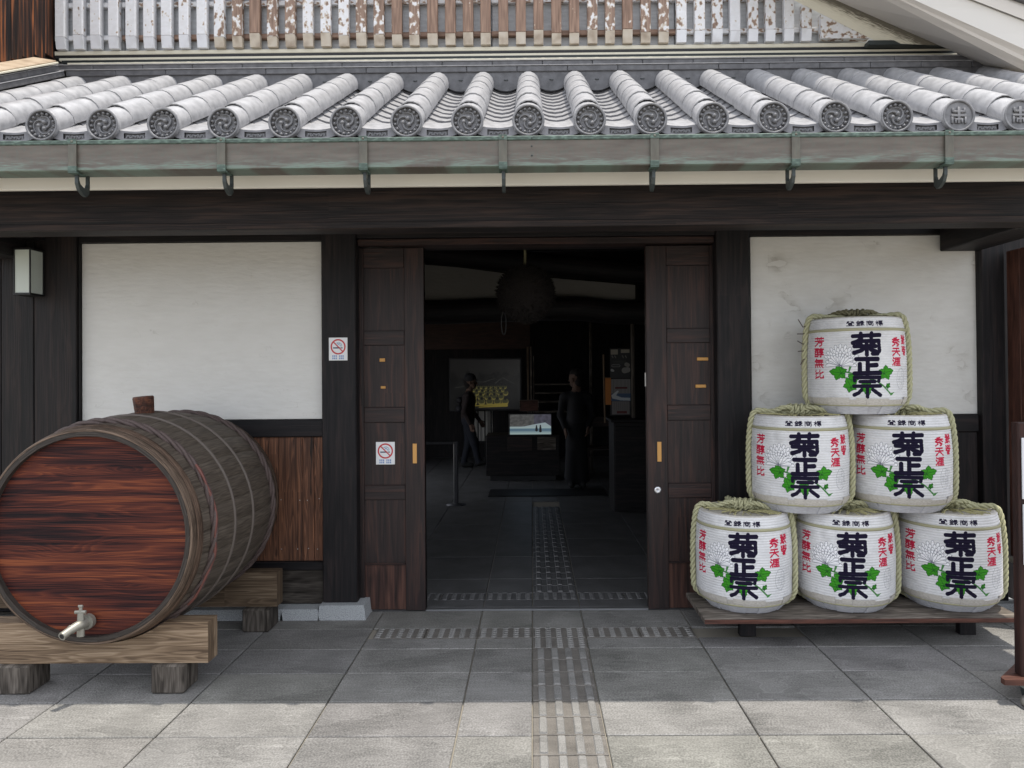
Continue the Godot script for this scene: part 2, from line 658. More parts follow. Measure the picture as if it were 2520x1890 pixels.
	M.paint_white = std(paint(n, n, a, ramp([C.call(0.52, 0.52, 0.53), C.call(0.68, 0.69, 0.72), C.call(0.72, 0.73, 0.76)])), 0.6)
	# --- straw rope
	a = nz(n, n, 201, 20, 60, 3)
	M.rope = std(paint(n, n, a, ramp([C.call(0.27, 0.265, 0.15), C.call(0.50, 0.49, 0.31), C.call(0.62, 0.60, 0.42)])), 0.85, tex_l(n, n, a), 0.1, 0.2)
	M.rope.uv1_scale = Vector3(6, 2, 1)
	M.rope_old = scaled(M.rope, Vector3(6, 2, 1))
	M.rope_old.albedo_color = lin(0.42, 0.40, 0.38)
	M.straw = plain(lin(0.42, 0.39, 0.20), 0.8)
	M.braid = std(paint(n, n, a, ramp([C.call(0.03, 0.022, 0.022), C.call(0.085, 0.06, 0.055), C.call(0.16, 0.11, 0.095)])), 0.7)
	M.braid.uv1_scale = Vector3(4, 1, 1)
	M.komo_back = plain(lin(0.42, 0.41, 0.38), 0.85)
	M.fold = std(paint(n, n, a, ramp([C.call(0.40, 0.37, 0.32), C.call(0.56, 0.53, 0.48), C.call(0.63, 0.61, 0.57)])), 0.85)
	M.fold.uv1_scale = Vector3(3, 3, 1)
	M.wrap = std(paint(n, n, a, ramp([C.call(0.22, 0.225, 0.25), C.call(0.60, 0.61, 0.65), C.call(0.74, 0.75, 0.78)])), 0.85)
	M.wrap.uv1_scale = Vector3(1.2, 7, 1)
	M.band = plain(lin(0.36, 0.345, 0.22), 0.85)
	# --- small materials
	M.brass = plain(lin(0.55, 0.30, 0.10), 0.4, 0.55)
	M.peg = plain(lin(0.52, 0.27, 0.075), 0.6)
	M.steel = plain(lin(0.72, 0.73, 0.76), 0.3, 0.9)
	M.tap = plain(lin(0.30, 0.29, 0.25), 0.45, 0.5)
	M.black = plain(lin(0.008, 0.008, 0.009), 0.5)
	M.lampglass = plain(lin(0.58, 0.63, 0.57), 0.35)
	M.bottle = plain(lin(0.012, 0.02, 0.014), 0.15)
	M.copper_strap = std(M.copper.albedo_texture, 0.5)
	M.copper_strap.albedo_color = lin(0.85, 0.92, 0.88)
	M.copper_strap.uv1_scale = Vector3(3, 3, 1)
	M.patina.uv1_scale = Vector3(0.8, 3, 1)
	M.white_plaster = plain(lin(0.70, 0.69, 0.67), 0.75)
	M.verge = plain(lin(0.55, 0.52, 0.48), 0.8)
	M.lead = std(M.tile_dark.albedo_texture, 0.5)
	M.lead.albedo_color = lin(1.0, 1.0, 1.0)
	M.hoopwood = scaled(M.deck, Vector3(1.5, 6, 1), 0.6)
	M.hoopwood.albedo_color = lin(0.95, 0.78, 0.68)
	M.hoopwood_dark = plain(lin(0.115, 0.094, 0.080), 0.6)
	M.redcane = plain(lin(0.15, 0.055, 0.043), 0.6)
	M.bungwood = scaled(M.dado, Vector3(1.2, 1.2, 1))
	M.bungwood.albedo_color = lin(0.55, 0.45, 0.45)
	M.deckedge = scaled(M.redpost, Vector3(1, 1, 1))
	M.dark2 = scaled(M.dark, Vector3(1, 1, 1))
	M.dark2.albedo_color = lin(1.0, 1.0, 1.0)
	M.stand = scaled(M.redpost, Vector3(1, 1, 1))
	M.stand.albedo_color = lin(1.0, 1.0, 1.0)
	M.standpost = scaled(M.redpost, Vector3(1, 1, 1))
	M.standpost.albedo_color = lin(0.32, 0.28, 0.30)
	M.notice = plain(lin(0.66, 0.67, 0.69), 0.5)
	M.redmark = plain(lin(0.50, 0.08, 0.085), 0.5)
	M.wheel = plain(lin(0.16, 0.15, 0.13), 0.5)
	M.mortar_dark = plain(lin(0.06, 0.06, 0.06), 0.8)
	M.sprig = plain(lin(0.011, 0.008, 0.007), 0.95)
	M.pole = plain(lin(0.10, 0.10, 0.11), 0.45, 0.3)
	M.orange = plain(lin(0.55, 0.20, 0.045), 0.7)
	M.cloth = plain(lin(0.6, 0.6, 0.62), 0.85)
	M.cloth_dark = plain(Color.WHITE, 0.7)
	M.wing_cap = std(M.primer.albedo_texture, 0.5)
	M.wing_cap.albedo_color = lin(0.9, 0.80, 0.70)
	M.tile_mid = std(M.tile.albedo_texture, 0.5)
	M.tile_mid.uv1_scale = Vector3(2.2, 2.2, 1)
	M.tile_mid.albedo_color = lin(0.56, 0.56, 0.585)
	M.fascia = plain(lin(0.80, 0.775, 0.70), 0.6)
	M.door_low = std(low[0], 0.6, low[1], 0.1, 0.4)
	M.door_low.uv1_scale = Vector3(0.5, 1, 1)
	M.nail = plain(lin(0.45, 0.45, 0.44), 0.4, 0.5)
	var bw := wood(512, 15, [C.call(0.008, 0.007, 0.008), C.call(0.019, 0.0145, 0.0145), C.call(0.044, 0.029, 0.025)], 9.0, 1.4, 0.8, [], 0.4, true, 0.4, 0.5)
	M.beam = std(bw[0], 0.62, bw[1], 0.15, 0.4)
	M.beam.uv1_scale = Vector3(0.45, 1.3, 1)
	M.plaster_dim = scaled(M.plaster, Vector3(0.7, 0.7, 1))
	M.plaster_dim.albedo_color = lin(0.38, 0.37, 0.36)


# ------------------------------------------------------------------ ground
func ground() -> void:
	var b := MB.new()
	b.box(Vector3(0, -0.112, -1.0), Vector3(120, 0.2, 140), 0.0)
	b.off = Vector2.ZERO
	var base := struct("pavement", b, M.mortar)
	var xs := [-3.98, -3.375, -2.77, -2.156, -1.548, -0.930, -0.320, -0.011, 0.286, 0.902, 1.502, 2.110, 2.715, 3.32, 3.925]
	var zs := []
	for k in 13:
		zs.append(4.337 - 0.2985 * k)
	for j in zs.size() - 1:
		for i in xs.size() - 1:
			if i == 7 and j > 0:
				continue
			var g := 0.0035
			var s := MB.new()
			s.off = Vector2(rng.randf() * 5.0, rng.randf() * 5.0)
			s.grain = 0
			var tone := rng.randf_range(0.86, 1.08)
			s.tint(Color(tone, tone * rng.randf_range(0.985, 1.01), tone * rng.randf_range(0.96, 1.02)))
			var dz := rng.randf_range(-0.001, 0.001)
			# the row of warning blocks takes the front half of one row of slabs
			var z1: float = zs[j] - g
			var z0: float = zs[j + 1] + g
			if j == 1 and i >= 5 and i <= 9:
				z1 = 3.885
			s.bx(xs[i] + g, xs[i + 1] - g, -0.0115, dz, z0, z1, 0.003)
			obj("slab", s, M.stone, base)
	# warning blocks
	var bars := [-0.905, -0.615, -0.318, -0.012, 0.286, 0.594, 0.902]
	var row := []
	for i in 6:
		row.append([bars[i], bars[i + 1], 3.895, 4.045])
	row.append([-0.012, 0.286, 3.745, 3.888])
	for r in row:
		warning_block(base, r[0], r[1], r[2], r[3])
	# guide blocks towards the camera
	var d := 3.742
	while d > 1.0:
		guide_block(base, -0.012, 0.286, d - 0.146, d)
		d -= 0.1492


func warning_block(base: Node, x0: float, x1: float, d0: float, d1: float, indoor := false) -> void:
	var s := MB.new()
	s.off = Vector2(rng.randf() * 5.0, rng.randf() * 5.0)
	s.bx(x0 + 0.003, x1 - 0.003, -0.0115, -0.001, d0 + 0.003, d1 - 0.003, 0.002)
	var o := obj("warning_block", s, M.indoor if indoor else M.tactile, base)
	var t := MB.new()
	t.off = s.off
	var n := 5
	for k in n:
		var cx := x0 + (x1 - x0) * (k + 0.5) / n
		var q := 5
		for j in q:
			var cz := d0 + (d1 - d0) * (j + 0.5) / q
			var w := 0.0155
			var h := (d1 - d0) / q * 0.47
			# a low rounded stud
			var top := []
			var bot := []
			for e in 8:
				var a := TAU * e / 8 + PI / 8
				bot.append(Vector3(cx + cos(a) * w * 1.15, -0.001, -cz + sin(a) * h))
				top.append(Vector3(cx + cos(a) * w * 0.85, 0.0045, -cz + sin(a) * h * 0.7))
			for e in 8:
				var f := (e + 1) % 8
				var nn := Vector3(cos(TAU * (e + 1) / 8), 0.5, sin(TAU * (e + 1) / 8))
				t.quad_out(bot[e], bot[f], top[f], top[e], nn)
				t.tri_out(top[e], top[f], Vector3(cx, 0.005, -cz), Vector3.UP)
	var st := obj("stud_field", t, M.indoor if indoor else M.tactile_bar, base)
	st.set_meta("kind", "stuff")


func guide_block(base: Node, x0: float, x1: float, d0: float, d1: float, indoor := false) -> void:
	var s := MB.new()
	s.off = Vector2(rng.randf() * 5.0, rng.randf() * 5.0)
	s.bx(x0 + 0.003, x1 - 0.003, -0.0115, -0.001, d0 + 0.002, d1 - 0.002, 0.002)
	obj("guide_block", s, M.indoor if indoor else M.tactile, base)
	for k in 4:
		var cx := x0 + (x1 - x0) * (k + 0.62) / 4.12
		var b := MB.new()
		b.off = s.off + Vector2(k * 0.13, 0)
		var p := PackedVector2Array()
		var h := (d1 - d0) / 2 - 0.009
		var w := 0.0175
		for e in 12:
			var a := TAU * e / 12 + PI / 12
			p.append(Vector2(clampf(cos(a) * w * 1.25, -w, w), clampf(sin(a) * 0.02, -0.012, 0.012) + signf(sin(a)) * (h - 0.012)))
		var c := Vector3(cx, 0, -(d0 + d1) / 2)
		var m := p.size()
		for e in m:
			var f := (e + 1) % m
			var a0 := c + Vector3(p[e].x, -0.001, p[e].y)
			var a1 := c + Vector3(p[f].x, -0.001, p[f].y)
			var b0 := c + Vector3(p[e].x * 0.78, 0.0055, p[e].y * 0.95)
			var b1 := c + Vector3(p[f].x * 0.78, 0.0055, p[f].y * 0.95)
			b.quad_out(a0, a1, b1, b0, Vector3(p[e].x + p[f].x, 0.01, (p[e].y + p[f].y) * 0.3))
			b.tri_out(b0, b1, c + Vector3(0, 0.0058, 0), Vector3.UP)
		obj("guide_bar", b, M.indoor if indoor else M.tactile_bar, base)


# ------------------------------------------------------------------ the building
func beamy(parent: Node, called: String, x0: float, x1: float, y0: float, y1: float, d0: float, d1: float, mat: Material, grain := 0, ch := 0.004, tone := 1.0) -> MeshInstance3D:
	var b := MB.new()
	b.grain = grain
	b.off = Vector2(rng.randf() * 7.0, rng.randf() * 7.0)
	b.tint(Color(tone, tone, tone))
	b.bx(x0, x1, y0, y1, d0, d1, ch)
	return obj(called, b, mat, parent)


func building() -> void:
	var t := thing("brewery_building", "dark timber brewery shop front with white plaster panels, tiled eave and open sliding doors", "building")
	facade(t)
	doors(t)
	upper_wall(t)
	roof(t)
	gutter(t)
	gable(t)


func facade(t: Node3D) -> void:
	# outer walls with thickness, open only at the doorway
	beamy(t, "wall", -3.5, -1.09, 0.0, 3.3, 4.36, 4.5, M.dark, 1)
	beamy(t, "wall", 1.135, 3.3, 0.0, 3.3, 4.36, 4.5, M.dark, 1)
	beamy(t, "wall", -1.09, 1.135, 2.262, 3.3, 4.36, 4.5, M.dark, 0)
	# plaster panels
	beamy(t, "plaster_panel", -2.775, -1.285, 1.196, 2.287, 4.29, 4.357, M.plaster, 0, 0.002)
	var p := PackedVector2Array([Vector2(1.343, 1.198), Vector2(2.752, 1.198), Vector2(2.752, 2.29), Vector2(1.343, 2.29)])
	var b := MB.new()
	b.off = Vector2(2.3, 1.1)
	b.extrude(p, D(0, 0, 4.29), Vector3.RIGHT, Vector3.UP, Vector3(0, 0, -0.067))
	obj("plaster_panel", b, M.plaster_worn, t)
	# posts
	beamy(t, "post", -1.28, -1.071, 0.055, 2.36, 4.235, 4.357, M.dark, 1, 0.006)
	beamy(t, "post", 1.120, 1.322, 0.055, 2.36, 4.235, 4.357, M.dark, 1, 0.006)
	beamy(t, "post", 2.715, 2.857, 0.055, 2.36, 4.235, 4.357, M.dark, 1, 0.006)
	var xx := -3.5
	for w in [0.26, 0.20, 0.26]:
		beamy(t, "wall_board", xx + 0.002, xx + w - 0.002, 0.06, 2.36, 4.240 + rng.randf_range(0, 0.003), 4.357, M.beam, 1, 0.003, rng.randf_range(0.5, 0.7))
		xx += w
	beamy(t, "post", -2.778, -2.7755, 0.06, 2.36, 4.262, 4.357, M.dark, 1, 0.0)
	# lintels above the panels and the door head
	beamy(t, "lintel", -2.777, -1.283, 2.289, 2.42, 4.262, 4.357, M.dark, 0, 0.004, 0.8)
	beamy(t, "lintel", 1.325, 2.712, 2.292, 2.42, 4.262, 4.357, M.dark, 0, 0.004, 0.8)
	beamy(t, "lintel", -1.068, 1.117, 2.300, 2.42, 4.25, 4.357, M.dark, 0, 0.004, 0.9)
	beamy(t, "door_head", -1.068, 1.117, 2.258, 2.298, 4.275, 4.40, M.door, 0, 0.003)
	# rails and boards under the panels
	beamy(t, "sill_rail", -2.777, -1.283, 1.088, 1.193, 4.268, 4.357, M.dark, 0, 0.004, 1.5)
	beamy(t, "sill_rail", 1.325, 2.712, 1.09, 1.195, 4.268, 4.357, M.dark, 0, 0.004)
	var bw := [-2.77, -2.53, -2.31, -2.09, -1.87, -1.70, -1.565, -1.415, -1.345, -1.283]
	for i in bw.size() - 1:
		beamy(t, "dado_board", bw[i] + 0.0012, bw[i + 1] - 0.0012, 0.328, 1.087, 4.284 + rng.randf_range(0, 0.002), 4.357, M.dado, 1, 0.002, rng.randf_range(0.8, 1.05))
	for x in [-1.545, -1.440, -1.380, -1.315]:
		for y in [0.70, 0.40]:
			var nl := MB.new()
			nl.ball(D(x + rng.randf_range(-0.01, 0.01), y + rng.randf_range(-0.008, 0.008), 4.2835), Vector3(0.0035, 0.0035, 0.0015), 6, 4)
			obj("nail", nl, M.nail, t)
	beamy(t, "sill_rail", -2.777, -1.283, 0.276, 0.326, 4.262, 4.357, M.dark, 0, 0.004, 1.4)
	beamy(t, "skirting_board", -2.777, -1.283, 0.070, 0.274, 4.272, 4.357, M.deck, 0, 0.003, 0.34)
	var rb := [1.325, 1.6, 1.87, 2.15, 2.42, 2.712]
	for i in rb.size() - 1:
		beamy(t, "dado_board", rb[i] + 0.0012, rb[i + 1] - 0.0012, 0.07, 1.088, 4.284, 4.357, M.dark, 1, 0.002, rng.randf_range(0.9, 1.5))
	# granite footings
	for r in [[-2.9, -1.515, 0.066], [-1.512, -1.297, 0.066], [-1.285, -1.018, 0.088], [1.075, 1.36, 0.088], [2.68, 2.9, 0.075]]:
		var g := MB.new()
		g.off = Vector2(rng.randf() * 4, rng.randf() * 4)
		var x0: float = r[0]
		var x1: float = r[1]
		var h: float = r[2]
		# sloping sides
		var q := PackedVector2Array([Vector2(x0 - 0.012, -0.01), Vector2(x1 + 0.012, -0.01), Vector2(x1, h), Vector2(x0, h)])
		g.extrude(q, D(0, 0, 4.182), Vector3.RIGHT, Vector3.UP, Vector3(0, 0, -0.17))
		obj("granite_footing", g, M.granite, t)
	# eave purlin, soffit board, arm towards the viewer
	beamy(t, "eave_beam", -3.4, 2.74, 2.192, 2.41, 3.45, 3.60, M.beam, 0, 0.008, 1.0)
	beamy(t, "eave_beam_fillet", -3.4, 2.74, 2.192, 2.222, 3.444, 3.4495, M.beam, 0, 0.002, 1.2)
	beamy(t, "white_fascia", -3.4, 2.76, 2.333, 2.494, 3.205, 3.23, M.fascia, 0, 0.002)
	beamy(t, "eave_board", -3.3, 2.80, 2.496, 2.511, 3.098, 3.462, M.dark, 0, 0.002)
	beamy(t, "arm_beam", 2.482, 2.713, 2.187, 2.36, 3.602, 4.262, M.dark, 2, 0.006, 1.2)
	beamy(t, "arm_beam", -3.3, -3.08, 2.187, 2.36, 3.602, 4.235, M.dark, 2, 0.006, 1.2)
	var k := 0
	while k < 14:
		var x := -3.2 + k * 0.445
		if absf(x - 2.6) > 0.2:
			var r := MB.new()
			r.grain = 0
			r.off = Vector2(k * 0.37, k * 0.11)
			r.box(Vector3.ZERO, Vector3(0.07, 0.08, 0.86), 0.003)
			var ro := obj("rafter", r, M.dark, t)
			ro.position = D(x, 2.815, 3.93)
			ro.rotation.x = 0.515
		k += 1
	# side wall of the wing on the right: red-brown boards on a stone plinth
	for j in 3:
		beamy(t, "wing_board", 2.872, 2.96, 0.345, 2.18, 3.90 + j * 0.115, 4.013 + j * 0.115, M.redpost, 1, 0.003, rng.randf_range(0.9, 1.1))
	beamy(t, "wing_sill", 2.835, 2.96, 0.318, 0.343, 3.90, 4.234, M.cream, 2, 0.003, 0.6)
	var wp := MB.new()
	wp.bx(2.885, 2.96, -0.01, 0.316, 3.90, 4.234)
	obj("wing_plinth", wp, M.granite, t)
	# threshold rail
	beamy(t, "threshold_rail", -0.672, 0.705, -0.004, 0.006, 4.340, 4.352, M.steel, 0, 0.001)
	beamy(t, "threshold", -1.07, 1.12, -0.02, 0.0, 4.353, 4.40, M.indoor, 0, 0.001)


func doors(t: Node3D) -> void:
	for side in [-1, 1]:
		var left: bool = side < 0
		var x_in: float = -0.670 if left else 0.705
		var x_out: float = -1.085 if left else 1.130
		var x_st: float = -0.792 if left else 0.832
		var b := MB.new()
		b.grain = 1
		b.off = Vector2(side * 1.3, 0.4)
		b.bx(x_out, x_in, 0.012, 2.246, 4.342, 4.372, 0.0)
		var d := obj("sliding_door", b, M.door, t)
		# stile with the finger pull
		beamy(d, "stile", x_st, x_in, 0.008, 2.250, 4.322, 4.376, M.door, 1, 0.003, 1.15)
		var x_s2: float = -1.045 if left else 1.10
		beamy(d, "stile", x_out, x_s2, 0.008, 2.250, 4.322, 4.376, M.door, 1, 0.003)
		for r in [[2.126, 2.250], [1.647, 1.737], [1.168, 1.263], [0.690, 0.781], [0.288, 0.298]]:
			beamy(d, "rail", x_s2 + side * -0.0005, x_st + side * 0.0005, r[0], r[1], 4.324, 4.374, M.door, 0, 0.003, rng.randf_range(0.95, 1.2))
		for r in [[1.738, 2.125], [1.264, 1.646], [0.782, 1.167], [0.299, 0.689], [0.012, 0.287]]:
			beamy(d, "door_panel", x_s2, x_st, r[0], r[1], 4.334, 4.3415, M.door_low if r[0] < 0.1 else M.door, 1, 0.0, rng.randf_range(0.9, 1.2))
		var hx0: float = -0.744 if left else 0.766
		beamy(d, "finger_pull", hx0, hx0 + 0.026, 0.915, 1.037, 4.3185, 4.3215, M.brass, 1, 0.001)
		if left:
			beamy(d, "peg", -0.947, -0.913, 1.545, 1.566, 4.325, 4.3335, M.peg, 0, 0.002)
			beamy(d, "peg", -0.941, -0.911, 1.378, 1.394, 4.325, 4.3335, M.peg, 0, 0.002)
		else:
			beamy(d, "peg", 1.017, 1.088, 1.536, 1.556, 4.3235, 4.3335, M.peg, 0, 0.006)
			beamy(d, "peg", 1.007, 1.072, 1.368, 1.388, 4.3235, 4.3335, M.peg, 0, 0.006)
			var k := MB.new()
			k.smooth()
			k.lathe([Vector2(0.0, 0.0), Vector2(0.006, 0.0), Vector2(0.007, 0.003)], 14)
			k.smooth()
			k.lathe([Vector2(0.0075, 0.003), Vector2(0.016, 0.005), Vector2(0.021, 0.002), Vector2(0.022, 0.0)], 18)
			var lo := obj("lock", k, M.steel, d)
			lo.position = D(0.767, 0.740, 4.3215)
			lo.rotation.x = PI / 2


func upper_wall(t: Node3D) -> void:
	# pale backing boards in four lengths, behind white lattice
	var xs := [-2.962, -2.538, -0.238, 0.906, 2.6]
	var host := beamy(t, "upper_wall", -3.3, 3.2, 3.30, 4.35, 4.37, 4.5, M.panel_white, 0, 0.0)
	for i in 4:
		beamy(host, "backing_board", xs[i] + 0.004, xs[i + 1] - 0.004, 3.50, 4.3, 4.345, 4.3695, M.panel_white, 0, 0.003, rng.randf_range(0.93, 1.0))
	for k in 4:
		for y in [3.559, 3.764, 4.0, 4.22]:
			var mat: Material = M.peel[0 if k == 0 else (3 if (k == 1 or k == 2) and y < 3.7 else 1)]
			var b := MB.new()
			b.grain = 0
			b.off = Vector2(rng.randf() * 3, rng.randf() * 3)
			b.bx(xs[k] + 0.001, minf(xs[k + 1] - 0.001, 2.05 - (y - 3.56) * 2.0 if k == 3 else 9.0), y, y + 0.031, 4.312, 4.3445, 0.003)
			obj("lattice_rail", b, mat, host)
	var n := 43
	for i in n:
		var x0 := -2.928 + i * 0.1094 + rng.randf_range(-0.002, 0.002)
		var w := 0.062 + rng.randf_range(-0.002, 0.002)
		var top := 4.32
		if i > 38:
			top = 3.51 + (2.065 - x0) * 0.5
			top = minf(top, 4.32)
		var st := 0
		var h := rng.randf()
		if i < 4:
			st = 0
		elif i < 9:
			st = 1 if h < 0.4 else 0
		elif i < 18:
			st = 3 if h < 0.3 else (2 if h < 0.85 else 1)
		elif i < 33:
			st = 3 if h < 0.72 else 2
		elif i < 35:
			st = 2
		else:
			st = 1 if h < 0.35 else 0
		var b := MB.new()
		b.grain = 1
		b.off = Vector2(rng.randf() * 4, rng.randf() * 4)
		var jag := rng.randf_range(-0.012, 0.012)
		b.bx(x0, x0 + w, 3.562 + jag, top, 4.268, 4.3115, 0.004)
		var slat := MeshInstance3D.new()
		var am := b.done()
		# the tapered foot
		var f := MB.new()
		f.grain = 1
		f.off = Vector2(rng.randf() * 4, rng.randf() * 4)
		var q := PackedVector2Array([Vector2(4.3115, 3.5615 + jag), Vector2(4.269, 3.5615 + jag), Vector2(4.281, 3.492), Vector2(4.3115, 3.492)])
		f.extrude(q, Vector3(x0 + 0.0015, 0, 0), Vector3(0, 0, -1), Vector3.UP, Vector3(w - 0.003, 0, 0))
		f.st.generate_normals()
		am = f.st.commit(am)
		am.surface_set_material(0, M.peel[st])
		am.surface_set_material(1, M.primer if (i >= 9 and i < 35) else M.paint_white)
		slat.mesh = am
		slat.name = "slat"
		host.add_child(slat, true)
	# the wedge-shaped board under the gable
	var wb := MB.new()
	wb.grain = 0
	wb.extrude(PackedVector2Array([Vector2(1.783, 3.500), Vector2(2.075, 3.497), Vector2(2.05, 3.52), Vector2(1.781, 3.648)]), D(0, 0, 4.268), Vector3.RIGHT, Vector3.UP, Vector3(0, 0, -0.043))
	obj("wedge_board", wb, M.peel[1], host)
	# sill strips under the lattice
	beamy(host, "sill_strip", -2.962, 2.10, 3.462, 3.487, 4.300, 4.369, M.cream, 0, 0.003)
	beamy(host, "sill_gap", -2.962, 2.5, 3.443, 3.4615, 4.302, 4.369, M.black, 0, 0.0)
	beamy(host, "flashing", -2.92, 2.62, 3.4265, 3.4425, 4.297, 4.369, M.cream, 0, 0.002)
	beamy(host, "flashing_gap", -2.90, 2.62, 3.4085, 3.426, 4.293, 4.369, M.iron, 0, 0.0, 0.5)
	beamy(host, "flashing", -2.86, 2.62, 3.397, 3.408, 4.284, 4.369, M.cream, 0, 0.002)
	# wing on the left: charred boards facing right
	var d := 3.0
	var ws := [0.17, 0.21, 0.19, 0.16, 0.11, 0.10, 0.085, 0.10, 0.095, 0.085]
	for w in ws:
		beamy(t, "wing_board", -3.05, -2.945 + rng.randf_range(-0.004, 0.002), 3.425 - (4.24 - d - w * 0.5) * 0.567, 4.3, d + 0.0015, d + w - 0.0015, M.burnt, 1, 0.003, rng.randf_range(0.6, 1.3))
		d += w
	# flashing that runs down the slope beside the boards
	for q in [[-2.945, -2.816, 0.150, 0.158, M.wing_cap, 0.10], [-2.90, -2.806, 0.138, 0.148, M.cream, 0.0]]:
		var cap := MB.new()
		cap.grain = 2
		cap.box(Vector3.ZERO, Vector3(q[1] - q[0], q[3] - q[2], 1.28), 0.002)
		var co := obj("wing_flashing", cap, q[4], t)
		co.position = on_slope((q[0] + q[1]) / 2, 0.60, (q[2] + q[3]) / 2 + (0.008 if q[5] > 0.0 else 0.0))
		co.rotation = Vector3(atan2(RUN.y, RUN.x), 0, 0)
		co.rotate_object_local(Vector3(0, 0, 1), -q[5] * 1.6)
	beamy(t, "wing_wall", -3.3, -2.97, 2.30, 4.3, 3.0, 4.36, M.dark, 1)


# slope of the eave roof: s runs up the slope from the eave
const EAVE := Vector2(3.12, 2.602)
const RUN := Vector2(0.8699, 0.4932)


func on_slope(x: float, s: float, up: float) -> Vector3:
	# depth and height along the slope, plus a distance square to it
	return Vector3(x, EAVE.y + RUN.y * s + RUN.x * up, -(EAVE.x + RUN.x * s - RUN.y * up))


func roof(t: Node3D) -> void:
	var ang := atan2(RUN.y, RUN.x)
	# the deck under the tiles
	var dk := MB.new()
	dk.grain = 0
	dk.box(Vector3.ZERO, Vector3(6.25, 0.03, 1.36), 0.0)
	var deck := obj("roof", dk, M.dark, t)
	deck.position = on_slope(-0.27, 0.70, -0.115)
	deck.rotation.x = ang
	var root := Node3D.new()
	# round tile: a tapering half pipe, length 0.27 along the slope, seen length 0.236
	var rounds := []
	for v in 4:
		var b := MB.new()
		b.off = Vector2(v * 0.37, v * 0.61)
		b.smooth()
		var r0 := 0.0675
		var r1 := 0.0656
		var n := 9
		for k in n:
			var a0 := lerpf(-1.85, 1.85, float(k) / n)
			var a1 := lerpf(-1.85, 1.85, float(k + 1) / n)
			var p := [Vector3(sin(a0) * r0, cos(a0) * r0, 0), Vector3(sin(a1) * r0, cos(a1) * r0, 0), Vector3(sin(a1) * r1, cos(a1) * r1, -0.275), Vector3(sin(a0) * r1, cos(a0) * r1, -0.275)]
			b.quad(p[0], p[1], p[2], p[3], Vector2(a0 * r0, 0), Vector2(a1 * r0, 0), Vector2(a1 * r0, 0.275), Vector2(a0 * r0, 0.275))
		b.smooth()
		for k in n:
			var a0 := lerpf(-1.85, 1.85, float(k) / n)
			var a1 := lerpf(-1.85, 1.85, float(k + 1) / n)
			var ri := r0 - 0.005
			b.quad(Vector3(sin(a0) * ri, cos(a0) * ri, 0.0005), Vector3(sin(a1) * ri, cos(a1) * ri, 0.0005), Vector3(sin(a1) * r0, cos(a1) * r0, 0), Vector3(sin(a0) * r0, cos(a0) * r0, 0), Vector2(a0, 0) * 0.07, Vector2(a1, 0) * 0.07, Vector2(a1 * 0.07, 0.01), Vector2(a0 * 0.07, 0.01))
		rounds.append(b.done())
	var flats := []
	for v in 4:
		flats.append(flat_tile(0.017, 0.150, Vector2(v * 0.51, v * 0.23)))
	var eave_flat := eave_tile()
	var eave_carve := eave_ornament()
	var end_body := end_tile()
	var tom := tomoe_crest()
	var kan := mon_crest()
	for k in range(-10, 11):
		var x := -0.008 + 0.2740 * k + rng.randf_range(-0.002, 0.002)
		# end tile with its disc
		var e := obj("end_tile", end_body, M.tile, deck)
		put(e, deck, Transform3D(Basis.IDENTITY, D(x, EAVE.y + rng.randf_range(-0.002, 0.002), EAVE.x)))
		var ring := obj("end_disc", tom if k < 7 else kan, M.crest, deck)
		put(ring, deck, Transform3D(Basis(Vector3(0, 0, 1), rng.randf_range(-0.2, 0.2) if k < 7 else 0.0), e_pos(x)))
		for j in 5:
			var o := obj("round_tile", rounds[rng.randi() % 4], M.tile, deck)
			var s := 0.142 + j * 0.2285
			var bs := Basis(Vector3(1, 0, 0), ang - 0.010)
			bs = bs * Basis(Vector3(0, 1, 0), rng.randf_range(-0.012, 0.012))
			put(o, deck, Transform3D(bs, on_slope(x + rng.randf_range(-0.0015, 0.0015), s, -0.002 if j == 0 else 0.001)))
		if k == 10:
			continue
		var xm := x + 0.1370
		var f0 := obj("eave_tile", eave_flat, null, deck)
		put(f0, deck, Transform3D(Basis.IDENTITY, D(xm, 2.5755, 3.135)))
		var oc := obj("eave_ornament", eave_carve, M.crest, deck)
		put(oc, deck, Transform3D(Basis.IDENTITY, D(xm, 2.5755, 3.135)))
		for j in 11:
			var o := obj("flat_tile", flats[rng.randi() % 4], null, deck)
			var s := 0.085 + j * 0.1165
			put(o, deck, Transform3D(Basis(Vector3(1, 0, 0), ang - 0.075), on_slope(xm, s, -0.031 + rng.randf_range(-0.001, 0.001))))
	# ridge courses where the roof meets the wall
	for c in 2:
		var x := -2.81 - c * 0.15
		var y0: float = 3.286 if c == 0 else 3.3245
		var dd: float = 4.195 if c == 0 else 4.212
		while x < 2.66:
			var x1 := minf(x + 0.3035, 2.70)
			var b := MB.new()
			b.off = Vector2(rng.randf() * 4, rng.randf() * 4)
			var tone := rng.randf_range(0.9, 1.25)
			b.tint(Color(tone, tone, tone))
			b.bx((x if c == 1 else maxf(x, -2.96)) + 0.001, x1 - 0.001, y0, y0 + 0.034, dd, 4.36, 0.003)
			obj("ridge_tile", b, M.tile_dark, deck)
			x = x1
		var lp := MB.new()
		lp.bx(-2.95, 2.68, y0 + 0.0342, y0 + 0.0378, dd - 0.006, 4.36, 0.001)
		obj("ridge_joint", lp, M.tile, deck)
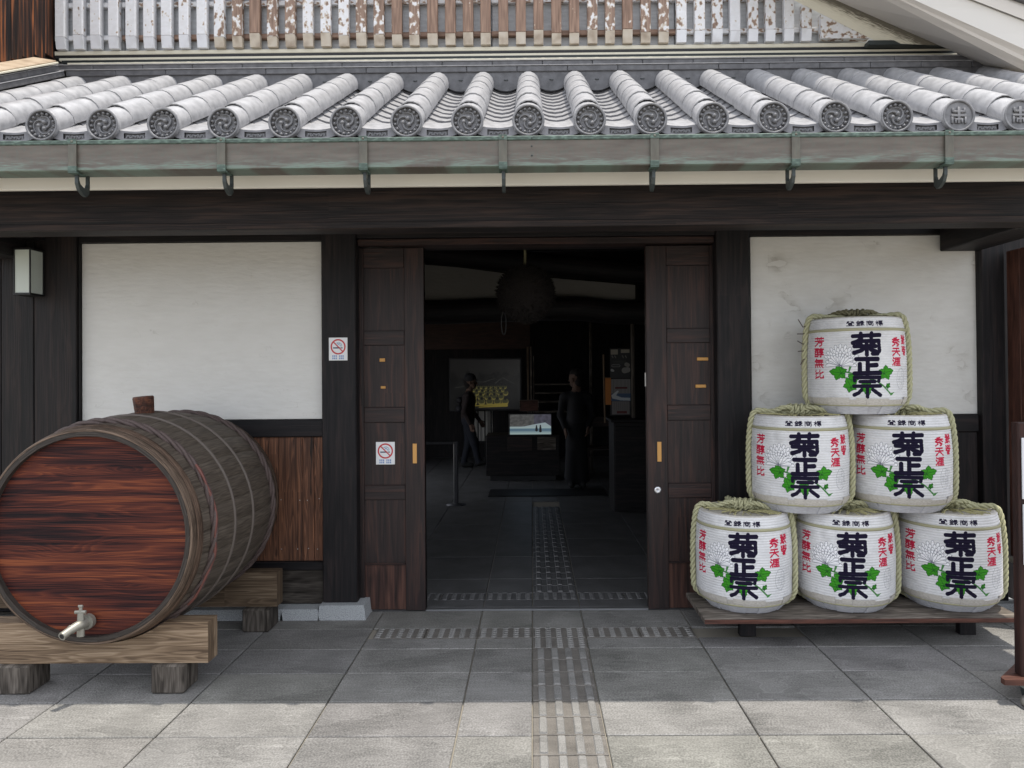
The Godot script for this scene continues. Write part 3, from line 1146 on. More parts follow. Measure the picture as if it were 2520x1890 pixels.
	# the same courses turn the corner and run down the slope along the wing
	for c in 2:
		var s1 := 1.275 - c * 0.02
		var up := 0.078 + c * 0.034
		while s1 > 0.0:
			var s0 := s1 - 0.3035
			var b := MB.new()
			b.off = Vector2(rng.randf() * 4, rng.randf() * 4)
			b.box(Vector3.ZERO, Vector3(0.14, 0.030, 0.3015), 0.003)
			var o := obj("ridge_tile", b, M.tile_dark, deck)
			put(o, deck, Transform3D(Basis(Vector3(1, 0, 0), ang), on_slope(-2.882 - c * 0.012, (s0 + s1) / 2, up)))
			var lp := MB.new()
			lp.box(Vector3.ZERO, Vector3(0.146, 0.0036, 0.3033), 0.001)
			var lo := obj("ridge_joint", lp, M.tile, deck)
			put(lo, deck, Transform3D(Basis(Vector3(1, 0, 0), ang), on_slope(-2.882 - c * 0.012, (s0 + s1) / 2, up + 0.0170)))
			s1 = s0
	# curved infill plates between the round tiles under the ridge
	for k in range(-10, 10):
		var xm := -0.008 + 0.2740 * k + 0.1370
		var p := PackedVector2Array()
		for i in 9:
			var u := -0.13 + 0.26 * i / 8.0
			p.append(Vector2(u, 0.012 - 0.072 * (1.0 - pow(absf(u) / 0.13, 2.2)) + 0.0))
		p.append(Vector2(0.13, 0.072))
		p.append(Vector2(-0.13, 0.072))
		var b := MB.new()
		b.off = Vector2(k * 0.3, 0)
		b.extrude(p, D(xm, 3.231, 4.205), Vector3.RIGHT, Vector3.UP, Vector3(0, 0, -0.03))
		var o := obj("infill_plate", b, M.tile_dark, deck)
		var w := MB.new()
		w.tube(PackedVector3Array([D(xm - 0.012, 3.238, 4.203), D(xm, 3.235, 4.199), D(xm + 0.012, 3.238, 4.203)]), 0.0025, 5)
		obj("wire_tie", w, M.iron, deck)
	root.free()
	# every part was given in scene coordinates: turn it into the deck's own
	for o in deck.get_children():
		if not o.has_meta("put"):
			o.transform = deck.transform.affine_inverse() * o.transform
		else:
			o.remove_meta("put")


func put(o: Node3D, deck: Node3D, tr: Transform3D) -> void:
	o.transform = deck.transform.affine_inverse() * tr
	o.set_meta("put", 1)


func e_pos(x: float) -> Vector3:
	return D(x, EAVE.y, EAVE.x - 0.001)


func flat_tile(th: float, ln: float, off: Vector2) -> ArrayMesh:
	# origin at the middle of the lower edge, top face; runs to -z
	var b := MB.new()
	var f := MB.new()
	b.off = off
	f.off = off
	var n := 6
	var hw := 0.109
	var top := []
	for i in n + 1:
		var u := -1.0 + 2.0 * i / n
		top.append(Vector2(u * hw, 0.042 * u * u - 0.026))
	b.smooth()
	for i in n:
		var p: Vector2 = top[i]
		var q: Vector2 = top[i + 1]
		b.quad(Vector3(p.x, p.y, 0), Vector3(q.x, q.y, 0), Vector3(q.x, q.y, -ln), Vector3(p.x, p.y, -ln), Vector2(p.x, 0), Vector2(q.x, 0), Vector2(q.x, ln), Vector2(p.x, ln))
	f.smooth()
	for i in n:
		var p: Vector2 = top[i]
		var q: Vector2 = top[i + 1]
		f.quad(Vector3(p.x, p.y - th, 0.001), Vector3(q.x, q.y - th, 0.001), Vector3(q.x, q.y, 0), Vector3(p.x, p.y, 0), Vector2(p.x, 0), Vector2(q.x, 0), Vector2(q.x, th), Vector2(p.x, th))
	f.smooth()
	for i in n:
		var p: Vector2 = top[i]
		var q: Vector2 = top[i + 1]
		f.quad(Vector3(p.x, p.y - th, -ln), Vector3(q.x, q.y - th, -ln), Vector3(q.x, q.y - th, 0.001), Vector3(p.x, p.y - th, 0.001), Vector2(p.x, 0), Vector2(q.x, 0), Vector2(q.x, ln), Vector2(p.x, ln))
	var am := b.done()
	f.st.generate_normals()
	am = f.st.commit(am)
	am.surface_set_material(0, M.tile)
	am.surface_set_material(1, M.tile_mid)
	return am


func eave_tile() -> ArrayMesh:
	# crescent front with a sunk panel; origin at the top middle of the front
	var b := MB.new()
	var n := 10
	var hw := 0.120
	var up := PackedVector2Array()
	var lo := PackedVector2Array()
	for i in n + 1:
		var u := -1.0 + 2.0 * i / n
		up.append(Vector2(u * hw, 0.022 * u * u - 0.003))
		lo.append(Vector2(u * hw, 0.030 * pow(absf(u), 2.2) - 0.046))
	var z := 0.0
	var tp := MB.new()
	for i in n:
		var pin := absf((up[i].x + up[i + 1].x) * 0.5) < 0.044
		b.flat()
		if pin:
			# rim above and below the sunk panel, and the panel's back
			var a := Vector2(up[i].x, up[i].y - 0.009)
			var c := Vector2(up[i + 1].x, up[i + 1].y - 0.009)
			var e := Vector2(lo[i].x, lo[i].y + 0.009)
			var g := Vector2(lo[i + 1].x, lo[i + 1].y + 0.009)
			var nn := Vector3(0, 0, 1)
			b.quad_out(Vector3(a.x, a.y, z), Vector3(c.x, c.y, z), Vector3(up[i + 1].x, up[i + 1].y, z), Vector3(up[i].x, up[i].y, z), nn)
			b.quad_out(Vector3(lo[i].x, lo[i].y, z), Vector3(lo[i + 1].x, lo[i + 1].y, z), Vector3(g.x, g.y, z), Vector3(e.x, e.y, z), nn)
			b.quad_out(Vector3(a.x, a.y, z), Vector3(c.x, c.y, z), Vector3(c.x, c.y, z - 0.008), Vector3(a.x, a.y, z - 0.008), Vector3(0, -1, 0))
			b.quad_out(Vector3(e.x, e.y, z), Vector3(g.x, g.y, z), Vector3(g.x, g.y, z - 0.008), Vector3(e.x, e.y, z - 0.008), Vector3(0, 1, 0))
		else:
			b.quad_out(Vector3(lo[i].x, lo[i].y, z), Vector3(lo[i + 1].x, lo[i + 1].y, z), Vector3(up[i + 1].x, up[i + 1].y, z), Vector3(up[i].x, up[i].y, z), Vector3(0, 0, 1))
		var bk := Vector3(0, 0.080, -0.155)
		tp.quad_out(Vector3(up[i].x, up[i].y, z), Vector3(up[i + 1].x, up[i + 1].y, z), Vector3(up[i + 1].x, up[i + 1].y, z) + bk, Vector3(up[i].x, up[i].y, z) + bk, Vector3(0, 1, 0.3))
		b.quad_out(Vector3(lo[i].x, lo[i].y, z), Vector3(lo[i + 1].x, lo[i + 1].y, z), Vector3(lo[i + 1].x, lo[i + 1].y, z - 0.05), Vector3(lo[i].x, lo[i].y, z - 0.05), Vector3(0, -1, 0))
	var am := b.done()
	tp.st.generate_normals()
	am = tp.st.commit(am)
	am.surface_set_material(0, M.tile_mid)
	am.surface_set_material(1, M.tile)
	return am


func eave_ornament() -> ArrayMesh:
	var b := MB.new()
	b.tint(Color(0.35, 0.34, 0.33))
	b.bx(-0.0475, 0.0475, -0.0395, -0.009, 0.007, 0.010, 0.0)
	b.tint(Color(1.1, 1.1, 1.08))
	# a running scroll in relief
	for s in [-1.0, 1.0]:
		var p := PackedVector3Array()
		for i in 15:
			var a := float(i) / 14.0
			p.append(Vector3(s * (0.004 + 0.038 * a), -0.0245 + sin(a * 11.0) * 0.006, -0.0065))
		b.tube(p, 0.0034, 5)
		for i in 3:
			var q := PackedVector3Array()
			for j in 8:
				var a := j / 7.0 * 4.4
				q.append(Vector3(s * (0.012 + i * 0.012) + cos(a) * 0.0045 * (1 - j * 0.08), -0.0245 + sin(a) * 0.0075, -0.0062))
			b.tube(q, 0.0025, 4)
	b.ball(Vector3(0, -0.0245, -0.0065), Vector3(0.005, 0.007, 0.003), 6, 4)
	return b.done()


func end_tile() -> ArrayMesh:
	# the pipe behind the disc and the disc's rim and face; origin at the disc's centre, front plane
	var b := MB.new()
	var n := 24
	var ang := atan2(RUN.y, RUN.x)
	b.smooth()
	var body := 12
	for k in body:
		var a0 := lerpf(-2.0, 2.0, float(k) / body)
		var a1 := lerpf(-2.0, 2.0, float(k + 1) / body)
		var r0 := 0.0705
		var r1 := 0.0652
		var off := Vector3(0, 0.175 * sin(ang) - 0.002, -0.175 * cos(ang))
		var p := [Vector3(sin(a0) * r0, cos(a0) * r0, -0.018), Vector3(sin(a1) * r0, cos(a1) * r0, -0.018), Vector3(sin(a1) * r1, cos(a1) * r1, 0) + off, Vector3(sin(a0) * r1, cos(a0) * r1, 0) + off]
		b.quad(p[0], p[1], p[2], p[3], Vector2(a0 * r0, 0), Vector2(a1 * r0, 0), Vector2(a1 * r0, 0.17), Vector2(a0 * r0, 0.17))
	# rim: outside, front, inner wall
	var prof := [Vector2(0.0715, -0.022), Vector2(0.0735, -0.016), Vector2(0.0735, -0.002), Vector2(0.072, 0.0)]
	b.xf = Transform3D(Basis(Vector3(1, 0, 0), PI / 2), Vector3.ZERO)
	b.smooth()
	b.lathe(prof, n)
	return b.done()


func disc_base(b: MB, floor_d: float) -> void:
	b.xf = Transform3D(Basis(Vector3(1, 0, 0), PI / 2), Vector3.ZERO)
	b.smooth()
	b.lathe([Vector2(0.072, 0.0), Vector2(0.0715, 0.0015), Vector2(0.0635, 0.0015), Vector2(0.0625, 0.0)], 28)
	b.smooth()
	b.lathe([Vector2(0.0625, 0.0), Vector2(0.0615, -floor_d)], 28)
	b.smooth()
	b.lathe([Vector2(0.0616, -floor_d), Vector2(0.0, -floor_d)], 28)
	b.xf = Transform3D.IDENTITY


func tomoe_crest() -> ArrayMesh:
	var b := MB.new()
	disc_base(b, 0.018)
	for i in 15:
		var a := TAU * i / 15
		b.ball(Vector3(sin(a) * 0.0525, cos(a) * 0.0525, -0.012), Vector3(0.0074, 0.0074, 0.0125), 8, 6)
	# raised ring inside the beads
	for i in 3:
		var a0 := TAU * i / 3 + 0.5
		var p := PackedVector3Array()
		var r := PackedFloat32Array()
		for j in 22:
			var t := float(j) / 21.0
			var a := a0 - t * 2.9
			var rad := lerpf(0.0165, 0.0415, smoothstep(0.0, 0.75, t))
			p.append(Vector3(sin(a) * rad, cos(a) * rad, -0.010))
			r.append(maxf(0.0012, lerpf(0.0098, 0.0016, pow(t, 0.55))))
		b.tube(p, r, 8, false, true, 0.85)
		b.ball(Vector3(sin(a0) * 0.0165, cos(a0) * 0.0165, -0.010), Vector3(0.0105, 0.0105, 0.011), 10, 6)
	return b.done()


func mon_crest() -> ArrayMesh:
	var b := MB.new()
	disc_base(b, 0.006)
	for r in [[-0.030, 0.030, 0.012, 0.022], [-0.006, 0.006, -0.036, 0.038], [-0.030, -0.021, 0.012, 0.033], [0.021, 0.030, 0.012, 0.033],
			[-0.034, 0.034, -0.006, 0.003], [-0.034, -0.025, -0.036, -0.006], [0.025, 0.034, -0.036, -0.006], [-0.018, 0.018, -0.022, -0.014], [-0.018, -0.010, -0.034, -0.014], [0.010, 0.018, -0.034, -0.014]]:
		b.bx(r[0], r[1], r[2], r[3], -0.0015 - rng.randf() * 0.0004, 0.0065, 0.001)
	return b.done()


func gutter(t: Node3D) -> void:
	var b := MB.new()
	var x0 := -3.3
	var x1 := 2.80
	# front face with uv: v from the lip down
	var body := [Vector2(3.0, 2.470), Vector2(3.0035, 2.42), Vector2(3.003, 2.362), Vector2(3.012, 2.358), Vector2(3.115, 2.362), Vector2(3.115, 2.470)]
	b.smooth()
	var segs := 8
	for i in body.size() - 1:
		b.flat()
		var p: Vector2 = body[i]
		var q: Vector2 = body[i + 1]
		for k in segs:
			var xa := lerpf(x0, x1, float(k) / segs)
			var xb := lerpf(x0, x1, float(k + 1) / segs)
			var va := clampf((2.470 - p.y) / 0.110, 0.0, 0.99)
			var vb := clampf((2.470 - q.y) / 0.110, 0.0, 0.99)
			b.quad(D(xa, q.y, q.x), D(xb, q.y, q.x), D(xb, p.y, p.x), D(xa, p.y, p.x), Vector2(xa * 0.5, vb), Vector2(xb * 0.5, vb), Vector2(xb * 0.5, va), Vector2(xa * 0.5, va))
	var bi := PackedVector2Array([Vector2(x0, 2.366), Vector2(x1, 2.366), Vector2(x1, 2.470), Vector2(x0, 2.470)])
	b.quad(D(x0, 2.374, 3.006), D(x1, 2.374, 3.006), D(x1, 2.374, 3.112), D(x0, 2.374, 3.112), Vector2(0, 0.5), Vector2(3, 0.5), Vector2(3, 0.6), Vector2(0, 0.6))
	b.quad(D(x1, 2.47, 3.006), D(x0, 2.47, 3.006), D(x0, 2.374, 3.006), D(x1, 2.374, 3.006), Vector2(3, 0), Vector2(0, 0), Vector2(0, 0.5), Vector2(3, 0.5))
	for xe in [x0, x1]:
		b.quad_out(D(xe, 2.36, 3.004), D(xe, 2.36, 3.114), D(xe, 2.47, 3.114), D(xe, 2.47, 3.001), Vector3(signf(xe), 0, 0))
	var g := obj("gutter", b, M.copper, t)
	var lip := MB.new()
	lip.grain = 0
	lip.bx(x0, x1, 2.4705, 2.489, 2.994, 3.010, 0.003)
	obj("lip", lip, M.patina, g)
	for r in [2.95]:
		for y in [2.479, 2.445, 2.405]:
			var rv := MB.new()
			rv.ball(D(0.005, y, 2.993 if y > 2.47 else 3.001), Vector3(0.004, 0.004, 0.002), 8, 4)
			obj("rivet", rv, M.iron, g)
	for x in [-2.62, -1.976, -1.332, -0.720, -0.119, 0.532, 1.136, 1.790]:
		var s := MB.new()
		s.off = Vector2(x, 0)
		# strap down the face and under the gutter
		s.bx(x - 0.018, x + 0.018, 2.366, 2.4915, 2.9895, 2.9935, 0.001)
		var cl := MB.new()
		cl.off = Vector2(x * 3.0, 0.2)
		cl.bx(x - 0.0185, x + 0.0185, 2.352, 2.376, 2.9880, 2.9965, 0.001)
		cl.bx(x - 0.0184, x + 0.0184, 2.346, 2.353, 2.9895, 3.06, 0.001)
		var tc := MB.new()
		tc.off = Vector2(x * 2.0, 0.6)
		tc.bx(x - 0.0185, x + 0.0185, 2.4695, 2.4925, 2.9875, 2.9893, 0.001)
		obj("clip", tc, M.patina, g)
		s.ball(D(x, 2.481, 2.9872), Vector3(0.006, 0.006, 0.003), 8, 4)
		obj("strap", s, M.copper_strap, g)
		obj("clamp", cl, M.patina, g)
		var h := MB.new()
		# hanging loop of flat bar with a pointed tail
		var outer := PackedVector2Array([Vector2(3.018, 2.346), Vector2(3.018, 2.310), Vector2(3.030, 2.284), Vector2(3.060, 2.266), Vector2(3.078, 2.263), Vector2(3.096, 2.280), Vector2(3.101, 2.310), Vector2(3.101, 2.360), Vector2(3.092, 2.360), Vector2(3.092, 2.322), Vector2(3.084, 2.304), Vector2(3.060, 2.299), Vector2(3.036, 2.310), Vector2(3.028, 2.326), Vector2(3.028, 2.346)])
		h.extrude(outer, Vector3(x - 0.007, 0, 0), Vector3(0, 0, -1), Vector3.UP, Vector3(0.014, 0, 0))
		obj("hook", h, M.iron, g)


func strip(t: Node, called: String, mat: Material, a: Array, th: Vector3, uvs := true) -> void:
	# a sloping band between an inner line a[0]-a[1] and an outer line a[3]-a[2], with thickness
	var b := MB.new()
	var q0: Vector3 = a[0]
	var q1: Vector3 = a[1]
	var q2: Vector3 = a[2]
	var q3: Vector3 = a[3]
	var n := (q1 - q0).cross(q3 - q0).normalized()
	if n.dot(th) > 0:
		n = -n
	var segs := 6
	for k in segs:
		var s0 := float(k) / segs
		var s1 := float(k + 1) / segs
		var A := q0.lerp(q1, s0)
		var B := q0.lerp(q1, s1)
		var Cc := q3.lerp(q2, s1)
		var E := q3.lerp(q2, s0)
		var L := q0.distance_to(q1)
		if (B - A).cross(Cc - A).dot(n) >= 0:
			b.quad(A, B, Cc, E, Vector2(s0 * L, 1), Vector2(s1 * L, 1), Vector2(s1 * L, 0), Vector2(s0 * L, 0))
		else:
			b.quad(E, Cc, B, A, Vector2(s0 * L, 0), Vector2(s1 * L, 0), Vector2(s1 * L, 1), Vector2(s0 * L, 1))
	b.quad_out(q0 + th, q1 + th, q2 + th, q3 + th, -n)
	var mid := (q0 + q1 + q2 + q3) / 4.0
	for e in [[q0, q1], [q1, q2], [q2, q3], [q3, q0]]:
		b.quad_out(e[0], e[1], e[1] + th, e[0] + th, (e[0] + e[1]) / 2.0 - mid)
	obj(called, b, mat, t)


func gable(t: Node3D) -> void:
	var th := Vector3(0.03, 0.06, -0.03)
	var i0 := D(1.098, 4.004, 4.265)
	var i1 := D(2.133, 3.467, 4.265)
	var a0 := D(1.228, 3.987, 4.21)
	var a1 := D(2.469, 3.421, 4.21)
	var a2 := D(3.086, 3.138, 4.21)
	var b0 := D(1.25, 3.986, 3.97)
	var b1 := D(3.266, 2.915, 3.97)
	var c0 := D(1.544, 3.816, 3.90) + (D(1.544, 3.816, 3.90) - D(3.238, 3.028, 3.90)) * 0.18
	var c1 := D(3.238, 3.028, 3.90)
	var d0 := D(1.30, 3.963, 3.86)
	var d1 := D(3.188, 3.20, 3.86)
	var e0 := D(1.42, 3.96, 3.85)
	var e1 := D(3.142, 3.30, 3.85)
	strip(t, "verge_board", M.mildew, [i0, i1, a1, a0], th)
	strip(t, "verge_soffit", M.verge, [a0, a2, b1, b0], th)
	# a moulded plaster band in three steps
	var n := 3
	for k in n:
		var s0 := float(k) / n
		var s1 := float(k + 1) / n
		var bump0: Vector3 = Vector3(0, 0, 0.018) if k == 1 else Vector3.ZERO
		var bump1: Vector3 = Vector3(0, 0, 0.018) if k == 0 else Vector3.ZERO
		strip(t, "verge_moulding", M.verge, [b0.lerp(c0, s0) + bump0, b1.lerp(c1, s0) + bump0, b1.lerp(c1, s1) + bump1, b0.lerp(c0, s1) + bump1], th)
	strip(t, "barge_board", M.white_plaster, [c0, c1, d1, d0], th)
	strip(t, "barge_cap", M.verge, [d0 + Vector3(0, 0, 0.015), d1 + Vector3(0, 0, 0.015), e1, e0], th)
	# edge tiles of the gable roof above
	var dir := (e1 - e0).normalized()
	var ln := e0.distance_to(e1)
	var k := 0
	while k * 0.26 < ln - 0.1:
		var b := MB.new()
		b.off = Vector2(k * 0.7, k * 0.3)
		b.box(Vector3.ZERO, Vector3(0.268, 0.05, 0.30), 0.012)
		var o := obj("verge_tile", b, M.tile_dark, t)
		o.position = e0 + dir * (k * 0.26 + 0.13) + Vector3(0.012, 0.048, -0.12)
		o.rotation.z = atan2(dir.y, dir.x) + 0.03
		k += 1
	# dark trim and the lead flashing at the foot of the verge
	beamy(t, "verge_foot", 2.06, 2.60, 3.447, 3.474, 4.245, 4.369, M.iron, 0, 0.002)
	var f := MB.new()
	f.extrude(PackedVector2Array([Vector2(2.58, 3.445), Vector2(2.66, 3.428), Vector2(2.85, 3.322), Vector2(2.79, 3.325), Vector2(2.70, 3.36), Vector2(2.66, 3.395)]), D(0, 0, 4.185), Vector3.RIGHT, Vector3.UP, Vector3(0, 0, -0.02))
	obj("lead_flashing", f, M.lead, t)


# ------------------------------------------------------------------ the big barrel
func big_barrel() -> void:
	var at := D(-2.026, 0.742, 3.16)
	# two timber bearers on blocks carry it
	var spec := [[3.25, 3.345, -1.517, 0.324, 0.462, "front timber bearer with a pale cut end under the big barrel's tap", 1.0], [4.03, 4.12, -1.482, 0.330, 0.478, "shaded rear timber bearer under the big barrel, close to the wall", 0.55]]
	for s in spec:
		var d0: float = s[0]
		var top: float = s[3]
		var r: float = barrel_r((d0 + 0.05) - 3.16) + 0.012
		var p := PackedVector2Array([Vector2(-3.2, 0.134), Vector2(s[2], 0.134), Vector2(s[2], top)])
		var cx := at.x
		var dy := at.y - top
		var half := sqrt(maxf(0.0, r * r - dy * dy))
		var a1 := atan2(half, dy)
		for i in 13:
			var a := lerpf(a1, -a1, i / 12.0)
			p.append(Vector2(cx + sin(a) * r, at.y - cos(a) * r))
		p.append(Vector2(-3.2, top))
		var b := MB.new()
		b.grain = 0
		b.off = Vector2(2.2 + d0, 0.35)
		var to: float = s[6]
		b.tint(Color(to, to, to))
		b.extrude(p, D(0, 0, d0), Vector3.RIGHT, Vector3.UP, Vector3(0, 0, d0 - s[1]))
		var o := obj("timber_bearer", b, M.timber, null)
		tag(o, s[5], "beam", "bearers under the big barrel")
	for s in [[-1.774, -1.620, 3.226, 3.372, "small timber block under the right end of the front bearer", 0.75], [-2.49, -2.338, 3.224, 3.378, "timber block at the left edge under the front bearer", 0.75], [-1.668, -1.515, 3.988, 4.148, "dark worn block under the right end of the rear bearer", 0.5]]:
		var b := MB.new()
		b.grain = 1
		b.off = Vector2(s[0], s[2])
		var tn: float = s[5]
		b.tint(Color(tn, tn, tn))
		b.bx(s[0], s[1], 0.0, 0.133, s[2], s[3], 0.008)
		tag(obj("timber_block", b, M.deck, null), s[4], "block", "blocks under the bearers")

	var t := thing("big_barrel", "huge old sake barrel lying on its side with a red-brown head and braided hoops", "barrel", at)
	t.rotation.y = -0.028
	# staves: one mesh turned round the axis; local z runs towards the viewer, so the length is -z
	var n := 30
	var meshes := []
	for v in 3:
		meshes.append(stave_mesh(n, Vector2(v * 0.71, v * 0.37)))
	for k in n:
		var tone := 1.0
		var o := obj("stave", meshes[k % 3], M.stave, t)
		o.rotation.z = TAU * k / n
		o.scale = Vector3.ONE
	# head boards, set back inside the rim
	var hr := 0.457
	var ys := [-hr, -0.235, -0.035, 0.155, 0.315, hr]
	for i in 5:
		var p := PackedVector2Array()
		var y0: float = ys[i] + 0.0003
		var y1: float = ys[i + 1] - 0.0003
		var m := 14
		for j in m + 1:
			var y := lerpf(y0, y1, float(j) / m)
			p.append(Vector2(sqrt(maxf(0.0, hr * hr - y * y)), y))
		for j in m + 1:
			var y := lerpf(y1, y0, float(j) / m)
			p.append(Vector2(-sqrt(maxf(0.0, hr * hr - y * y)) - 0.0001, y))
		var b := MB.new()
		b.grain = 0
		b.off = Vector2(0.5 + [0.0, 0.07, 0.0, -0.08, 0.05][i], 0.5)
		b.extrude(p, Vector3(0, 0, -0.026), Vector3.RIGHT, Vector3.UP, Vector3(0, 0, -0.03))
		obj("head_board", b, M.head, t)
	var back := MB.new()
	back.xf = Transform3D(Basis(Vector3(1, 0, 0), -PI / 2), Vector3(0, 0, -0.97))
	back.smooth()
	back.lathe([Vector2(0.455, 0.0), Vector2(0.0, 0.0)], 32)
	obj("rear_head", back, M.stave, t)
	# hoops
	for h in [[0.000, 0.036, 0.012, 1.1, "hoop"], [0.038, 0.072, 0.013, 0.95, "hoop"], [0.955, 0.998, 0.012, 0.5, "hoop"]]:
		var b := MB.new()
		var z0: float = h[0]
		var z1: float = h[1]
		var r0 := barrel_r(z0) + 0.0005
		var r1 := barrel_r(z1) + 0.0005
		var th: float = h[2]
		b.xf = Transform3D(Basis(Vector3(1, 0, 0), -PI / 2), Vector3.ZERO)
		b.tint(Color(h[3], h[3] * 0.93, h[3] * 0.9))
		b.smooth()
		b.lathe([Vector2(r0, z0), Vector2(r0 + th * 0.7, z0), Vector2(r0 + th, z0 + 0.006), Vector2(r1 + th, z1 - 0.006), Vector2(r1 + th * 0.7, z1), Vector2(r1, z1)], 72, 3.0)
		obj("hoop", b, M.hoopwood, t)
	for h in [[0.155, 0.019, 0], [0.84, 0.019, 0]]:
		var b := MB.new()
		var z: float = h[0]
		var p := PackedVector3Array()
		var r := barrel_r(z) + 0.008
		for i in 48:
			var a := TAU * i / 48
			p.append(Vector3(sin(a) * r, cos(a) * r, -z + sin(a * 5.0) * 0.003))
		b.rope(p, h[1], 3, 0.26, 0.02, true, 6, 0.8)
		obj("braided_hoop", b, M.braid, t)
	# a reddish length of cane worked into the front braid, on the right
	var rc := MB.new()
	var rp := PackedVector3Array()
	var rr := PackedFloat32Array()
	for i in 22:
		var a := lerpf(0.95, 2.35, i / 21.0)
		var r := barrel_r(0.155) + 0.018 + sin(i * 1.1) * 0.003
		rp.append(Vector3(sin(a) * r, cos(a) * r, -0.150 + sin(i * 0.8) * 0.006))
		rr.append(0.0068 + 0.002 * sin(i * 1.7))
	rc.tube(rp, rr, 6)
	obj("cane", rc, M.redcane, t)
	for z in [0.335, 0.53]:
		var b := MB.new()
		var p := PackedVector3Array()
		var r := barrel_r(z) + 0.001
		for i in 64:
			var a := TAU * i / 64
			p.append(Vector3(sin(a) * r, cos(a) * r, -z))
		b.tube(p, 0.0085, 6, true)
		obj("thin_hoop", b, M.hoopwood_dark, t)
	# bung
	var bu := MB.new()
	bu.grain = 1
	bu.flat()
	bu.lathe([Vector2(0.0, -0.03), Vector2(0.044, -0.03), Vector2(0.051, 0.080), Vector2(0.048, 0.088), Vector2(0.0, 0.089)], 12)
	var bo := obj("bung", bu, M.bungwood, t)
	bo.position = Vector3(-0.014, 0.532, -0.48)
	bo.rotation = Vector3(0.05, 0.2, 0.07)
	# tap
	var tap := MB.new()
	tap.tube(PackedVector3Array([Vector3(-0.003, -0.383, -0.03), Vector3(-0.004, -0.382, 0.055), Vector3(-0.012, -0.384, 0.085), Vector3(-0.025, -0.394, 0.12), Vector3(-0.036, -0.406, 0.155)]), PackedFloat32Array([0.020, 0.0205, 0.018, 0.0155, 0.0165]), 14)
	tap.tube(PackedVector3Array([Vector3(-0.003, -0.383, -0.02), Vector3(-0.003, -0.383, 0.012)]), 0.031, 16)
	tap.tube(PackedVector3Array([Vector3(-0.006, -0.43, 0.05), Vector3(-0.006, -0.335, 0.05)]), PackedFloat32Array([0.016, 0.013]), 12)
	tap.tube(PackedVector3Array([Vector3(-0.020, -0.389, 0.10), Vector3(-0.022, -0.391, 0.106)]), 0.0185, 14)
	var to := obj("tap", tap, M.tap, t)
	to.transform = Transform3D(Basis.from_scale(Vector3(1.1, 1.1, 0.72)), Vector3(0.004, 0.038, 0.0))
	var key := MB.new()
	key.tube(PackedVector3Array([Vector3(-0.006, -0.336, 0.05), Vector3(-0.006, -0.312, 0.05)]), PackedFloat32Array([0.008, 0.007]), 8)
	key.tube(PackedVector3Array([Vector3(-0.030, -0.333, 0.05), Vector3(0.016, -0.331, 0.05)]), 0.0075, 8)
	key.tube(PackedVector3Array([Vector3(-0.015, -0.309, 0.05), Vector3(0.003, -0.308, 0.05)]), 0.006, 8)
	obj("key", key, M.tap, to)
	var bore := MB.new()
	bore.tube(PackedVector3Array([Vector3(-0.0355, -0.4055, 0.1535), Vector3(-0.0364, -0.4065, 0.1562)]), 0.0105, 12)
	obj("spout_bore", bore, M.black, to)


func barrel_r(z: float) -> float:
	var u := (z - 0.50) / 0.50
	return 0.477 + 0.058 * (1.0 - u * u)


func stave_mesh(n: int, off: Vector2) -> ArrayMesh:
	var b := MB.new()
	b.off = off
	var half := PI / n
	var segs := 12
	var ln := 1.0
	var cols := [-1.0, -0.93, 0.0, 0.93, 1.0]
	b.smooth()
	for i in segs:
		var z0 := ln * i / segs
		var z1 := ln * (i + 1) / segs
		for c in 4:
			var p := []
			for e in [[z0, c], [z0, c + 1], [z1, c + 1], [z1, c]]:
				var u: float = cols[e[1]]
				var r := barrel_r(e[0]) - (0.0035 if absf(u) > 0.97 else 0.0)
				p.append(Vector3(sin(u * half) * r, cos(u * half) * r, -e[0]))
			b.quad_out2(p, z0, z1, float(cols[c]) * 0.05, float(cols[c + 1]) * 0.05)
	# rim end and inside of the chime
	b.flat()
	b.tint(Color(0.42, 0.43, 0.46))
	for c in 4:
		var a0: float = cols[c] * half
		var a1: float = cols[c + 1] * half
		var r0 := barrel_r(0.0) - 0.001
		var r1 := 0.456
		b.quad_out(Vector3(sin(a0) * r1, cos(a0) * r1, 0), Vector3(sin(a1) * r1, cos(a1) * r1, 0), Vector3(sin(a1) * r0, cos(a1) * r0, 0), Vector3(sin(a0) * r0, cos(a0) * r0, 0), Vector3(0, 0, 1))
		b.quad_out(Vector3(sin(a0) * r1, cos(a0) * r1, 0), Vector3(sin(a1) * r1, cos(a1) * r1, 0), Vector3(sin(a1) * r1, cos(a1) * r1, -0.06), Vector3(sin(a0) * r1, cos(a0) * r1, -0.06), Vector3(0, -1, 0))
		var r2 := barrel_r(ln)
		b.quad_out(Vector3(sin(a0) * r1, cos(a0) * r1, -ln), Vector3(sin(a1) * r1, cos(a1) * r1, -ln), Vector3(sin(a1) * r2, cos(a1) * r2, -ln), Vector3(sin(a0) * r2, cos(a0) * r2, -ln), Vector3(0, 0, -1))
	return b.done()


# ------------------------------------------------------------------ straw-wrapped sake barrels
func komo_r(h: float) -> float:
	var r := 0.2720 - 0.014 * (h - 0.48) / 0.055
	if h < 0.14:
		r = lerpf(0.268, 0.2805, smoothstep(0.05, 0.105, h))
	elif h < 0.30:
		r = 0.2800 + 0.0025 * sin((h - 0.14) / 0.16 * PI * 0.5)
	elif h < 0.48:
		r = 0.2825 - 0.0105 * pow((h - 0.30) / 0.18, 1.6)
	return r * 0.952


